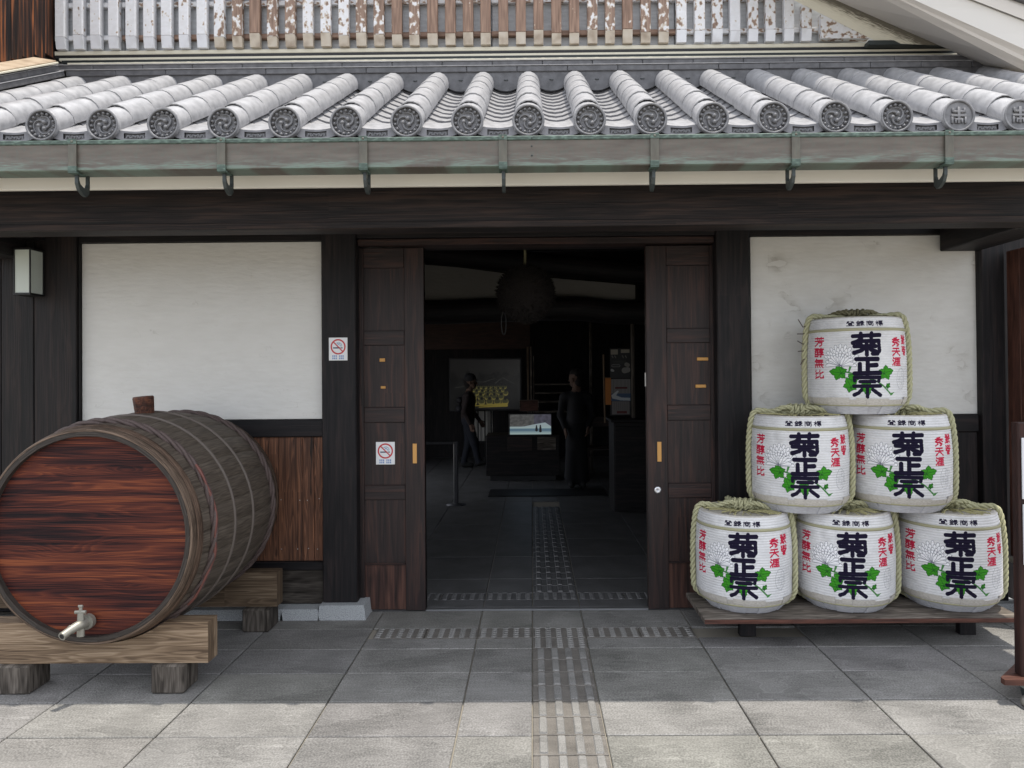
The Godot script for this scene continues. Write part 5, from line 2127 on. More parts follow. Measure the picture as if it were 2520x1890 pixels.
# ------------------------------------------------------------------ lamp, notices, stand
func small_things() -> void:
	# wall lamp: frosted panes in a black frame
	var l := thing("wall_lamp", "unlit box-shaped wall lamp with frosted panes on the dark boards at far left", "lamp", D(-3.02, 1.96, 4.24))
	var x0 := -3.066
	var x1 := -2.975
	var y0 := 1.968
	var y1 := 2.224
	var o := -l.position
	var b := MB.new()
	b.xf = Transform3D(Basis.IDENTITY, o)
	b.bx(x0, x1, y0, y1, 4.122, 4.232, 0.0)
	obj("pane", b, M.lampglass, l)
	for q in [[x0 - 0.008, x1 + 0.004, y1, y1 + 0.012, 4.116, 4.238], [x0 - 0.008, x1 + 0.004, y0 - 0.012, y0, 4.116, 4.238], [x1 - 0.004, x1 + 0.003, y0 + 0.0003, y1 - 0.0003, 4.118, 4.126], [x0 - 0.007, x0 + 0.001, y0 + 0.0003, y1 - 0.0003, 4.118, 4.126], [x1 - 0.002, x1 + 0.003, y0 + 0.0003, y1 - 0.0003, 4.228, 4.238]]:
		var f := MB.new()
		f.xf = Transform3D(Basis.IDENTITY, o)
		f.bx(q[0], q[1], q[2], q[3], q[4], q[5], 0.001)
		obj("frame", f, M.black, l)
	# two no-smoking notices
	var nt := notice_texture()
	for q in [[-1.2335, -1.1205, 1.553, 1.692, 4.2335, "white no-smoking notice screwed to the dark post left of the doorway"], [-0.9735, -0.8560, 0.908, 1.048, 4.332, "white no-smoking notice low on the panel of the left sliding door"]]:
		var n := MB.new()
		n.bx(q[0], q[1], q[2], q[3], q[4] - 0.003, q[4], 0.001)
		var pl := MB.new()
		var z: float = q[4] - 0.0036
		pl.quad(D(q[0] + 0.001, q[2] + 0.001, z), D(q[1] - 0.001, q[2] + 0.001, z), D(q[1] - 0.001, q[3] - 0.001, z), D(q[0] + 0.001, q[3] - 0.001, z), Vector2(0, 1), Vector2(1, 1), Vector2(1, 0), Vector2(0, 0))
		var host := thing("no_smoking_sign", q[5], "sign", Vector3.ZERO, "no-smoking notices")
		obj("plate", n, M.white_board, host)
		obj("print", pl, nt, host)
	# wheeled notice stand, cut by the right edge of the view
	var s := thing("notice_stand", "dark red wheeled notice stand with white panels at the right edge", "stand", D(2.5, 0, 3.1))
	o = -s.position
	var specs := [
		["post", 2.142, 2.19, 0.1125, 1.232, 3.105, 3.15, M.standpost, 0.004],
		["post", 2.80, 2.85, 0.1125, 1.232, 3.105, 3.15, M.standpost, 0.004],
		["cross_rail", 2.1905, 2.7995, 1.19, 1.232, 3.108, 3.148, M.standpost, 0.003],
		["cross_rail", 2.1905, 2.7995, 0.865, 0.893, 3.108, 3.148, M.standpost, 0.003],
		["cross_rail", 2.1905, 2.7995, 0.575, 0.615, 3.108, 3.148, M.standpost, 0.003],
		["notice_panel", 2.154, 2.84, 0.895, 1.165, 3.096, 3.1035, M.notice, 0.002],
		["notice_panel", 2.156, 2.84, 0.605, 0.872, 3.096, 3.1035, M.notice, 0.002]]
	for q in specs:
		var m := MB.new()
		m.grain = 1 if q[0] == "post" else 0
		m.xf = Transform3D(Basis.IDENTITY, o)
		m.bx(q[1], q[2], q[3], q[4], q[5], q[6], q[8])
		obj(q[0], m, q[7], s)
	var bb := MB.new()
	bb.xf = Transform3D(Basis.IDENTITY, o)
	bb.extrude(PackedVector2Array([Vector2(2.052, -3.105), Vector2(2.052, -3.078), Vector2(2.6, -3.05), Vector2(3.0, -3.05), Vector2(3.0, -3.38), Vector2(2.36, -3.38)]), Vector3(0, 0.088, 0), Vector3(1, 0, 0), Vector3(0, 0, 1), Vector3(0, 0.024, 0))
	obj("base_board", bb, M.stand, s)
	var mk := MB.new()
	mk.xf = Transform3D(Basis.IDENTITY, o)
	mk.extrude(PackedVector2Array([Vector2(2.164, 1.020), Vector2(2.26, 0.95), Vector2(2.33, 1.020), Vector2(2.26, 1.09)]), D(0, 0, 3.0955), Vector3.RIGHT, Vector3.UP, Vector3(0, 0, 0.001))
	obj("red_mark", mk, M.redmark, s)
	for q in [[2.135, 3.06], [2.42, 3.30], [2.90, 3.06], [2.90, 3.28]]:
		var c := MB.new()
		c.xf = Transform3D(Basis.IDENTITY, o)
		var cx: float = q[0]
		var cd: float = q[1]
		c.bx(cx - 0.022, cx + 0.022, 0.083, 0.0875, cd - 0.022, cd + 0.022, 0.001)
		for e in [-1.0, 1.0]:
			c.extrude(PackedVector2Array([Vector2(-0.008, 0.022), Vector2(0.008, 0.022), Vector2(0.022, 0.083), Vector2(-0.022, 0.083)]), D(cx, 0, cd + e * 0.013), Vector3.RIGHT, Vector3.UP, Vector3(0, 0, 0.002))
		var co := obj("caster", c, M.iron, s)
		var wh := MB.new()
		wh.xf = Transform3D(Basis(Vector3(1, 0, 0), PI / 2), o + D(cx, 0.027, cd))
		wh.smooth()
		wh.lathe([Vector2(0.0, -0.010), Vector2(0.022, -0.010)], 18)
		wh.smooth()
		wh.lathe([Vector2(0.022, -0.010), Vector2(0.026, -0.008), Vector2(0.0268, 0.0), Vector2(0.026, 0.008), Vector2(0.022, 0.010)], 18)
		wh.smooth()
		wh.lathe([Vector2(0.022, 0.010), Vector2(0.008, 0.008), Vector2(0.0, 0.012)], 18)
		obj("wheel", wh, M.wheel, co)


func notice_texture() -> StandardMaterial3D:
	var p := Pen.new(150, 180, lin(0.74, 0.75, 0.76))
	var red := lin(0.50, 0.022, 0.028)
	var navy := lin(0.012, 0.018, 0.075)
	var c := Vector2(75, 72)
	# smoke
	for q in [[66, 50, 12.0], [80, 44, 11.0], [92, 52, 11.0], [99, 62, 8.0]]:
		var prev := Vector2.ZERO
		for i in 17:
			var t := TAU * i / 16
			var v := Vector2(q[0] + cos(t) * q[2], q[1] + sin(t) * q[2] * 0.7)
			if i > 0:
				p.seg(prev, v, 1.3, 1.3, lin(0.12, 0.25, 0.42))
			prev = v
	p.rect(34, 76, 92, 86, navy)
	p.rect(96, 76, 112, 86, lin(0.15, 0.15, 0.17))
	var prev := Vector2.ZERO
	for i in 49:
		var t := TAU * i / 48
		var v := c + Vector2(cos(t), sin(t)) * 56.0
		if i > 0:
			p.seg(prev, v, 5.5, 5.5, red)
		prev = v
	p.seg(c + Vector2(-40, -40), c + Vector2(40, 40), 4.5, 4.5, red)
	# two short lines of small blue print
	var blue := lin(0.03, 0.13, 0.42)
	var names := GLYPH.keys()
	for r in 2:
		for k in 7:
			if k == 3:
				continue
			p.glyph("10,15 90,15; 50,5 50,95; 10,50 90,50; 15,90 85,90", 26 + k * 14.0, 140 + r * 18, 11.0, 13.0, 1.2, blue)
	var m := std(p.tex(), 0.5)
	m.texture_repeat = false
	return m


# ------------------------------------------------------------------ inside the doorway
func interior() -> void:
	# room: floor, back wall, sides with a window opening on the left, ceiling
	var fl := MB.new()
	fl.bx(-2.6, 3.3, -0.08, -0.014, 4.40, 12.4, 0.0)
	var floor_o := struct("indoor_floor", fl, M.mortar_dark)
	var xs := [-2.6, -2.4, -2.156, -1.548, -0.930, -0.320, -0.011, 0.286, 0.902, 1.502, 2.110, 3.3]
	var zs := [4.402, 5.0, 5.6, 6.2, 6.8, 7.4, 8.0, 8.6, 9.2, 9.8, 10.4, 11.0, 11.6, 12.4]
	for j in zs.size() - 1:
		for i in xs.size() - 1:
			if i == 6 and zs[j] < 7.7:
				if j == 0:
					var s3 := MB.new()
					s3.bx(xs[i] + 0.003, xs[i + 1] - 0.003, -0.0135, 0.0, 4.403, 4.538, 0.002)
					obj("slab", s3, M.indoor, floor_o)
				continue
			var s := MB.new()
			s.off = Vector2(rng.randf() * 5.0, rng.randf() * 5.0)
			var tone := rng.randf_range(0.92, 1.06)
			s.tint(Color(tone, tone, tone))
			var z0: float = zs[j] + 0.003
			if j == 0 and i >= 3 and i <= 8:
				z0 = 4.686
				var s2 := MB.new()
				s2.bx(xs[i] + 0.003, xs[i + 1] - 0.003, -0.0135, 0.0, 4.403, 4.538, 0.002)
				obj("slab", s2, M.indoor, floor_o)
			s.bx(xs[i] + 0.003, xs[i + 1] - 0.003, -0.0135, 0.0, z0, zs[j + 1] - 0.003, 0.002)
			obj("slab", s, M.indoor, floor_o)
	var br := [-0.905, -0.615, -0.318, -0.012]
	for i in 3:
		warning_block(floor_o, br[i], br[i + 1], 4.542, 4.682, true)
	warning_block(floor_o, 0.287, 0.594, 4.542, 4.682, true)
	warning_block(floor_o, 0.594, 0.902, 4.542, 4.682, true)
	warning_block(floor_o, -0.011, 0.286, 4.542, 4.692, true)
	var d := 4.84
	while d < 7.7:
		guide_block(floor_o, -0.011, 0.286, d - 0.146, d, true)
		d += 0.1492
	var inside := thing("indoor_hall", "dim hall seen through the open doorway with log beams and dark walls", "room")
	beamy(inside, "back_wall", -2.75, 3.3, -0.05, 3.3, 12.2, 12.4, M.dark, 1)
	beamy(inside, "side_wall", 3.2, 3.4, -0.05, 3.3, 4.5, 12.2, M.dark, 2)
	# the left wall has a side doorway that lets daylight across the floor
	beamy(inside, "side_wall", -2.75, -2.6, -0.05, 3.3, 4.5, 7.9, M.dark, 2)
	beamy(inside, "side_wall", -2.75, -2.6, -0.05, 3.3, 10.3, 12.2, M.dark, 2)
	beamy(inside, "side_wall", -2.75, -2.6, 2.15, 3.3, 7.9, 10.3, M.dark, 2)
	beamy(inside, "ceiling", -2.75, 3.4, 3.3, 3.45, 4.30, 12.4, M.dark, 2)
	# plaster strip between a straight and a crooked log
	var p := PackedVector2Array([Vector2(-1.6, 2.56), Vector2(-0.88, 2.50), Vector2(-0.3, 2.42), Vector2(0.19, 2.365), Vector2(0.98, 2.292), Vector2(0.98, 2.159), Vector2(0.69, 2.156), Vector2(0.42, 2.184), Vector2(0.33, 2.159), Vector2(-0.1, 2.17), Vector2(-0.36, 2.182), Vector2(-0.6, 2.163), Vector2(-1.6, 2.14)])
	var b := MB.new()
	b.extrude(p, D(0, 0, 6.62), Vector3.RIGHT, Vector3.UP, Vector3(0, 0, -0.06))
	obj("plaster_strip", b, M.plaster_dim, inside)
	var cardp := MB.new()
	cardp.bx(-0.531, -0.40, 2.245, 2.38, 6.612, 6.618, 0.001)
	obj("paper_notice", cardp, M.plaster_dim, inside)
	for q in [[[Vector2(-2.4, 2.72), Vector2(-1.0, 2.60), Vector2(-0.2, 2.52), Vector2(1.0, 2.40), Vector2(2.4, 2.30)], 0.105], [[Vector2(-2.4, 2.05), Vector2(-0.9, 2.045), Vector2(-0.3, 2.06), Vector2(0.4, 2.07), Vector2(0.9, 2.03), Vector2(2.4, 2.05)], 0.115]]:
		var l := MB.new()
		var pts := PackedVector3Array()
		for v in q[0]:
			pts.append(D(v.x, v.y, 6.56))
		var cv := Curve3D.new()
		for i in pts.size():
			var tn := (pts[mini(i + 1, pts.size() - 1)] - pts[maxi(i - 1, 0)]) / 6.0
			cv.add_point(pts[i], -tn, tn)
		cv.bake_interval = 0.12
		l.tube(cv.get_baked_points(), q[1], 14)
		obj("log_beam", l, M.dark, inside)
	beamy(inside, "upper_board", -2.4, 2.4, 2.62, 3.3, 6.60, 6.66, M.dark, 0)
	beamy(inside, "brown_panel", -1.72, -0.03, 1.845, 2.32, 11.0, 11.05, M.redpost, 0, 0.004, 0.3)
	beamy(inside, "hall_post", -0.083, -0.052, 0.0, 1.86, 10.5, 10.53, M.timber, 1, 0.003, 0.4)
	beamy(inside, "hall_post", -0.03, -0.010, 0.0, 1.86, 10.5, 10.53, M.deck, 1, 0.003, 1.2)
	beamy(inside, "hall_post", 0.012, 0.024, 0.0, 1.72, 10.5, 10.53, M.deck, 1, 0.002, 0.8)
	beamy(inside, "hall_post", 0.86, 0.90, 0.0, 2.3, 10.52, 10.56, M.deck, 1, 0.003, 0.6)
	for y in [1.292, 1.156, 1.016, 0.860]:
		beamy(inside, "shelf", 0.037, 0.62, y - 0.02, y, 11.0, 11.3, M.deck, 0, 0.002, 0.9)
	var pole := MB.new()
	pole.tube(PackedVector3Array([D(1.095, 0.0, 7.62), D(1.097, 1.0, 7.62), D(1.094, 2.05, 7.62)]), 0.022, 12)
	obj("round_pole", pole, M.deck, inside)

	# cedar ball with its cord and tassel
	var ball := thing("cedar_ball", "large round ball of dark cedar sprigs hung in the doorway", "cedar ball", D(-0.048, 2.067, 5.3))
	var cb := MB.new()
	cb.ball(Vector3.ZERO, Vector3.ONE * 0.214, 28, 18)
	obj("core", cb, M.sprig, ball)
	var sp := MB.new()
	var br2 := RandomNumberGenerator.new()
	br2.seed = 77
	for i in 4200:
		var z := br2.randf_range(-1, 1)
		var a := br2.randf() * TAU
		var n := Vector3(sqrt(1 - z * z) * cos(a), z, sqrt(1 - z * z) * sin(a))
		var s := n.cross(Vector3(br2.randf_range(-1, 1), br2.randf_range(-1, 1), br2.randf_range(-1, 1))).normalized() * 0.005
		var tip := n * br2.randf_range(0.222, 0.245) + s * br2.randf_range(-1.5, 1.5)
		sp.tri_out(n * 0.205 - s, n * 0.205 + s, tip, n.cross(s))
	var so := obj("sprigs", sp, M.sprig, ball)
	so.set_meta("kind", "stuff")
	var cd := MB.new()
	cd.rope(PackedVector3Array([Vector3(-0.002, 0.20, 0), Vector3(0.0, 0.45, 0), Vector3(0.002, 1.2, 0)]), 0.011, 3, 0.06, 0.01)
	obj("cord", cd, M.rope_old, ball)
	var ts := MB.new()
	var tp := PackedVector3Array()
	for i in 17:
		var t := float(i) / 16.0
		tp.append(Vector3(-0.165 + sin(t * TAU) * 0.018 + 0.0, -0.14 - 0.17 * (0.5 - 0.5 * cos(t * TAU)), 0.05))
	ts.tube(tp, 0.0055, 6)
	obj("loop_cord", ts, M.black, ball)

	# framed picture of stacked barrels
	var pic := thing("barrel_picture", "large framed picture of yellow barrel lids under dark hills on the back wall", "picture", D(-0.74, 1.29, 11.0))
	var pf := MB.new()
	pf.box(Vector3(0, 0, -0.02), Vector3(1.15, 0.84, 0.04), 0.006)
	obj("frame", pf, M.black, pic)
	var pp := MB.new()
	pp.quad(Vector3(-0.545, -0.39, 0.0015), Vector3(0.545, -0.39, 0.0015), Vector3(0.545, 0.39, 0.0015), Vector3(-0.545, 0.39, 0.0015), Vector2(0, 1), Vector2(1, 1), Vector2(1, 0), Vector2(0, 0))
	obj("lit_screen", pp, picture_material(), pic)

	# display counter and its screen
	var ct := thing("display_counter", "dark display counter in the middle of the hall", "counter", D(-0.14, 0, 9.75))
	var cc := MB.new()
	cc.box(Vector3(0, 0.345, 0), Vector3(1.0, 0.55, 0.5), 0.006)
	obj("body", cc, M.dark, ct)
	var cpl := MB.new()
	cpl.box(Vector3(0, 0.035, -0.02), Vector3(0.9, 0.07, 0.42), 0.003)
	obj("plinth", cpl, M.black, ct)
	for q in [[-0.038, 0.504, 0.334, 0.19, 0], [0.325, 0.508, 0.25, 0.176, 1]]:
		var sg := MB.new()
		sg.box(Vector3(q[0], q[1], 0.2545), Vector3(q[2], q[3], 0.007), 0.002)
		obj("front_board", sg, M.deck if q[4] else M.door, ct)
	var tv := thing("display_screen", "lit screen on the counter showing a pale snowy view with two figures", "screen", D(-0.033, 0.765, 9.52))
	var tb := MB.new()
	tb.box(Vector3(0, 0, -0.02), Vector3(0.59, 0.30, 0.035), 0.004)
	obj("case", tb, M.black, tv)
	var tq := MB.new()
	tq.quad(Vector3(-0.28, -0.135, 0.0005), Vector3(0.28, -0.135, 0.0005), Vector3(0.28, 0.135, 0.0005), Vector3(-0.28, 0.135, 0.0005), Vector2(0, 1), Vector2(1, 1), Vector2(1, 0), Vector2(0, 0))
	obj("lit_screen", tq, screen_material(), tv)
	var tf := MB.new()
	tf.box(Vector3(0, -0.147, -0.05), Vector3(0.2, 0.012, 0.14), 0.003)
	obj("foot", tf, M.black, tv)
	var al := AreaLight3D.new()
	al.name = "screen_light"
	al.area_size = Vector2(0.54, 0.26)
	al.light_energy = 0.02
	al.light_color = Color(0.75, 0.86, 1.0)
	al.shadow_enabled = true
	al.position = D(-0.033, 0.765, 9.49)
	al.rotation.y = PI
	add_child(al)
	var rs := thing("red_board", "small dark red notice board standing behind the lit screen", "notice board", D(-0.05, 1.012, 9.72))
	var rb := MB.new()
	rb.box(Vector3.ZERO, Vector3(0.25, 0.15, 0.012), 0.002)
	obj("board", rb, M.redpost, rs)
	var rf := MB.new()
	for q in [[0.0, 0.077, 0.262, 0.008], [0.0, -0.077, 0.262, 0.008], [0.128, 0.0, 0.008, 0.145], [-0.128, 0.0, 0.008, 0.145]]:
		rf.box(Vector3(q[0], q[1], 0.002), Vector3(q[2], q[3], 0.018), 0.001)
	obj("frame", rf, M.deck, rs)
	var rl := MB.new()
	rl.box(Vector3(0, -0.235, -0.02), Vector3(0.03, 0.32, 0.015), 0.002)
	obj("stem", rl, M.black, rs)

	# doormat, low barrier, pillar of posters, cabinet
	var mt := MB.new()
	mt.bx(-0.54, 0.88, 0.0015, 0.012, 8.30, 8.78, 0.003)
	tag(obj("door_mat", mt, M.black, null), "long black mat on the hall floor in front of the counter", "mat")
	var bp := thing("barrier_post", "thin low metal barrier post in the left half of the doorway", "barrier post", D(-0.865, 0, 7.83))
	var bb := MB.new()
	bb.tube(PackedVector3Array([Vector3(0, 0.012, 0), Vector3(0, 0.70, 0)]), 0.027, 14)
	obj("pole", bb, M.pole, bp)
	var bf := MB.new()
	bf.smooth()
	bf.lathe([Vector2(0.11, 0.0), Vector2(0.11, 0.006), Vector2(0.03, 0.014), Vector2(0.0, 0.014)], 20)
	obj("foot", bf, M.pole, bp)
	var bh := MB.new()
	bh.tube(PackedVector3Array([Vector3(0.01, 0.69, 0), Vector3(-0.8, 0.69, 0)]), 0.013, 8)
	obj("hand_rail", bh, M.pole, bp)

	var cab := thing("dark_cabinet", "tall dark cabinet just inside the doorway on the right", "cabinet", D(1.28, 0, 7.6))
	var cbm := MB.new()
	cbm.box(Vector3(-0.02, 0.47, 0), Vector3(0.82, 0.94, 0.5), 0.006)
	obj("body", cbm, M.dark, cab)
	var cbt := MB.new()
	cbt.box(Vector3(-0.02, 0.955, 0), Vector3(0.88, 0.028, 0.54), 0.004)
	obj("top", cbt, M.dark, cab)
	for k in 2:
		var cbd := MB.new()
		cbd.box(Vector3(-0.225 + k * 0.41, 0.47, 0.253), Vector3(0.39, 0.86, 0.012), 0.003)
		obj("door", cbd, M.dark, cab)
	for q in [[0.845, 1.064, 1.399, 1.727, "poster", 0], [0.845, 1.064, 0.999, 1.396, "poster", 1]]:
		var host := thing("poster", ["dim poster with pale bottle shapes, upper one beside the round pole", "poster of a street with a white band, lower one beside the round pole"][q[5]], "poster", Vector3.ZERO)
		var bk := MB.new()
		bk.bx(q[0], q[1], q[2], q[3], 7.584, 7.60, 0.001)
		obj("backing", bk, M.black, host)
		var f := MB.new()
		f.quad(D(q[0] + 0.004, q[2] + 0.004, 7.5832), D(q[1] - 0.004, q[2] + 0.004, 7.5832), D(q[1] - 0.004, q[3] - 0.004, 7.5832), D(q[0] + 0.004, q[3] - 0.004, 7.5832), Vector2(0, 1), Vector2(1, 1), Vector2(1, 0), Vector2(0, 0))
		obj("print", f, poster_material(q[5]), host)
	var ob := thing("orange_banner", "narrow orange banner hanging left of the posters", "banner", D(0.817, 1.26, 7.56))
	var om := MB.new()
	om.box(Vector3.ZERO, Vector3(0.062, 0.288, 0.003), 0.001)
	obj("cloth", om, banner_material(), ob)
	var os := MB.new()
	os.tube(PackedVector3Array([Vector3(-0.047, 0.40, -0.01), Vector3(-0.043, 0.0, -0.01), Vector3(-0.036, -0.34, -0.01)]), 0.009, 8)
	obj("stand_pole", os, M.timber, ob)
	var oa := MB.new()
	oa.tube(PackedVector3Array([Vector3(-0.047, 0.148, -0.006), Vector3(0.035, 0.148, -0.004)]), 0.004, 6)
	obj("arm", oa, M.timber, ob)
	var wt := MB.new()
	wt.bx(0.700, 0.7045, 1.379, 1.464, 4.345, 4.366, 0.0005)
	tag(obj("white_sticker", wt, M.white_board, null), "small white sticker on the inner edge of the right door", "sticker")

	# a pale panel with dark bars behind the walker, a leaflet rack and a chair
	var sc := thing("pale_screen", "pale low folding screen with dark bars behind the walking person", "screen panel", D(-0.86, 0, 11.3))
	var sb := MB.new()
	sb.box(Vector3(0, 0.62, 0), Vector3(0.42, 0.56, 0.02), 0.003)
	obj("panel", sb, M.white_board, sc)
	for x in [-0.09, -0.02, 0.09, 0.19]:
		var s2 := MB.new()
		s2.box(Vector3(x, 0.45, 0.05), Vector3(0.022, 0.9, 0.02), 0.003)
		obj("bar", s2, M.black, sc)
	var s3 := MB.new()
	s3.box(Vector3(0, 0.36, 0.035), Vector3(0.42, 0.03, 0.02), 0.003)
	obj("cross_bar", s3, M.black, sc)
	var ch := thing("wooden_chair", "dark wooden chair half hidden behind the cabinet", "chair", D(0.92, 0, 9.6))
	var chm := MB.new()
	chm.box(Vector3(0, 0.43, 0), Vector3(0.42, 0.03, 0.42), 0.006)
	obj("seat", chm, M.door, ch)
	for q in [[-0.18, -0.18], [0.18, -0.18], [-0.18, 0.18], [0.18, 0.18]]:
		var lg := MB.new()
		lg.box(Vector3(q[0], 0.207, q[1]), Vector3(0.035, 0.414, 0.035), 0.004)
		obj("leg", lg, M.door, ch)
	var cbk := MB.new()
	cbk.box(Vector3(0, 0.78, -0.18), Vector3(0.40, 0.14, 0.025), 0.006)
	for x in [-0.17, 0.17]:
		cbk.box(Vector3(x, 0.62, -0.18), Vector3(0.03, 0.35, 0.03), 0.004)
	obj("backrest", cbk, M.door, ch)
	people()


func picture_material() -> StandardMaterial3D:
	var p := Pen.new(320, 230, lin(0.030, 0.032, 0.034))
	var n := nz(320, 230, 401, 5, 3, 4)
	for y in 230:
		for x in 320:
			var i := y * 320 + x
			var sky := y < 70 + (n[i] - 128) * 0.25
			var v := 0.018 if sky else 0.008 + n[i] / 255.0 * 0.008
			p.im.set_pixel(x, y, lin(v, v * 0.98, v * (0.9 if sky else 0.95)))
	# ridge lines
	for q in [[60, 96, 150, 104], [150, 104, 205, 88], [205, 110, 240, 84], [240, 84, 290, 112], [20, 130, 90, 118]]:
		p.seg(Vector2(q[0], q[1]), Vector2(q[2], q[3]), 1.6, 0.8, lin(0.05, 0.05, 0.045))
	# rows of round lids
	var y := 128.0
	var r := 8.0
	while y < 205.0:
		var x := 106.0
		var odd := int(y) % 2
		while x < 256.0:
			var px := x + (r if odd else 0.0)
			p.seg(Vector2(px, y), Vector2(px, y + 1), r, r, lin(0.22, 0.185, 0.05))
			p.seg(Vector2(px - r * 0.15, y - r * 0.25), Vector2(px + r * 0.2, y - r * 0.2), r * 0.72, r * 0.62, lin(0.055, 0.055, 0.022))
			p.seg(Vector2(px, y - r * 1.0), Vector2(px + 1, y - r * 1.0), r * 0.42, r * 0.42, lin(0.008, 0.008, 0.007))
			x += r * 2.25
		y += r * 1.55
		r += 2.0
	for q in [[110, 214, 258, 206], [130, 220, 258, 214]]:
		p.seg(Vector2(q[0], q[1]), Vector2(q[2], q[3]), 2.0, 5.0, lin(0.30, 0.235, 0.04))
	return glow(p.tex(), 0.34)


func screen_material() -> StandardMaterial3D:
	var p := Pen.new(256, 124, lin(0.10, 0.105, 0.11))
	var n := nz(256, 124, 411, 8, 5, 4)
	for y in 124:
		for x in 256:
			var v := 0.04 + n[y * 256 + x] / 255.0 * 0.11
			var c := lin(v, v, v * 0.98)
			if x > 150:
				c = lin(v * 0.8, v * 0.78, v * 1.1)
			if y > 74:
				c = lin(0.44, 0.58, 0.58)
			if y > 86 and y < 104:
				c = lin(0.13, 0.22, 0.30)
			if y > 104 and y < 112:
				c = lin(0.25, 0.37, 0.42)
			p.im.set_pixel(x, y, c)
	p.poly(PackedVector2Array([Vector2(0, 78), Vector2(90, 74), Vector2(150, 62), Vector2(220, 50), Vector2(256, 74), Vector2(256, 76), Vector2(0, 82)]), lin(0.42, 0.52, 0.54))
	for q in [[166, 80, 166, 98], [190, 78, 190, 104]]:
		p.seg(Vector2(q[0], q[1]), Vector2(q[2], q[3]), 5.5, 8.0, lin(0.006, 0.006, 0.008))
		p.seg(Vector2(q[0], q[1] - 9), Vector2(q[0], q[1] - 8), 4.2, 4.2, lin(0.006, 0.006, 0.008))
	return glow(p.tex(), 0.48)


func glow(t: Texture2D, e: float) -> StandardMaterial3D:
	var m := StandardMaterial3D.new()
	m.albedo_color = Color(0.02, 0.02, 0.02)
	m.roughness = 0.3
	m.emission_enabled = true
	m.emission = Color.BLACK
	m.emission_texture = t
	m.emission_energy_multiplier = e
	return m


func poster_material(k: int) -> StandardMaterial3D:
	var p := Pen.new(128, 200 if k == 0 else 230, lin(0.03, 0.03, 0.032))
	if k == 0:
		p.rect(2, 6, 48, 40, lin(0.42, 0.38, 0.30))
		p.rect(68, 6, 124, 30, lin(0.42, 0.38, 0.30))
		for x in [10, 28, 78, 98]:
			p.seg(Vector2(x, 50), Vector2(x + 6, 62), 4, 3, lin(0.2, 0.19, 0.17))
		for y in [84, 96]:
			p.rect(14, y, 100, y + 3, lin(0.09, 0.09, 0.08))
		p.seg(Vector2(14, 116), Vector2(54, 116), 9, 9, lin(0.3, 0.3, 0.29))
		p.seg(Vector2(14, 116), Vector2(54, 116), 6, 6, lin(0.06, 0.06, 0.06))
		p.seg(Vector2(104, 108), Vector2(112, 112), 14, 14, lin(0.28, 0.27, 0.24))
		p.seg(Vector2(8, 146), Vector2(16, 150), 9, 7, lin(0.5, 0.5, 0.48))
		p.seg(Vector2(92, 148), Vector2(112, 144), 20, 18, lin(0.32, 0.31, 0.29))
	else:
		p.rect(0, 0, 128, 92, lin(0.26, 0.25, 0.24))
		for x in [16, 40, 66, 92, 112]:
			p.rect(x, 4, x + 2, 90, lin(0.10, 0.10, 0.10))
		p.rect(28, 50, 108, 62, lin(0.13, 0.03, 0.03))
		p.rect(0, 92, 128, 140, lin(0.07, 0.12, 0.22))
		p.poly(PackedVector2Array([Vector2(2, 104), Vector2(44, 72), Vector2(52, 78), Vector2(34, 104), Vector2(70, 118), Vector2(126, 120), Vector2(126, 138), Vector2(64, 136), Vector2(10, 124)]), lin(0.62, 0.66, 0.68))
		p.rect(6, 142, 122, 226, lin(0.22, 0.205, 0.20))
		for x in [20, 34, 48, 62, 76, 90, 104]:
			p.rect(x, 148, x + 2, 196, lin(0.12, 0.11, 0.11))
		p.rect(38, 204, 104, 220, lin(0.14, 0.03, 0.03))
	var m := std(p.tex(), 0.5)
	m.texture_repeat = false
	return m


func banner_material() -> StandardMaterial3D:
	return M.orange


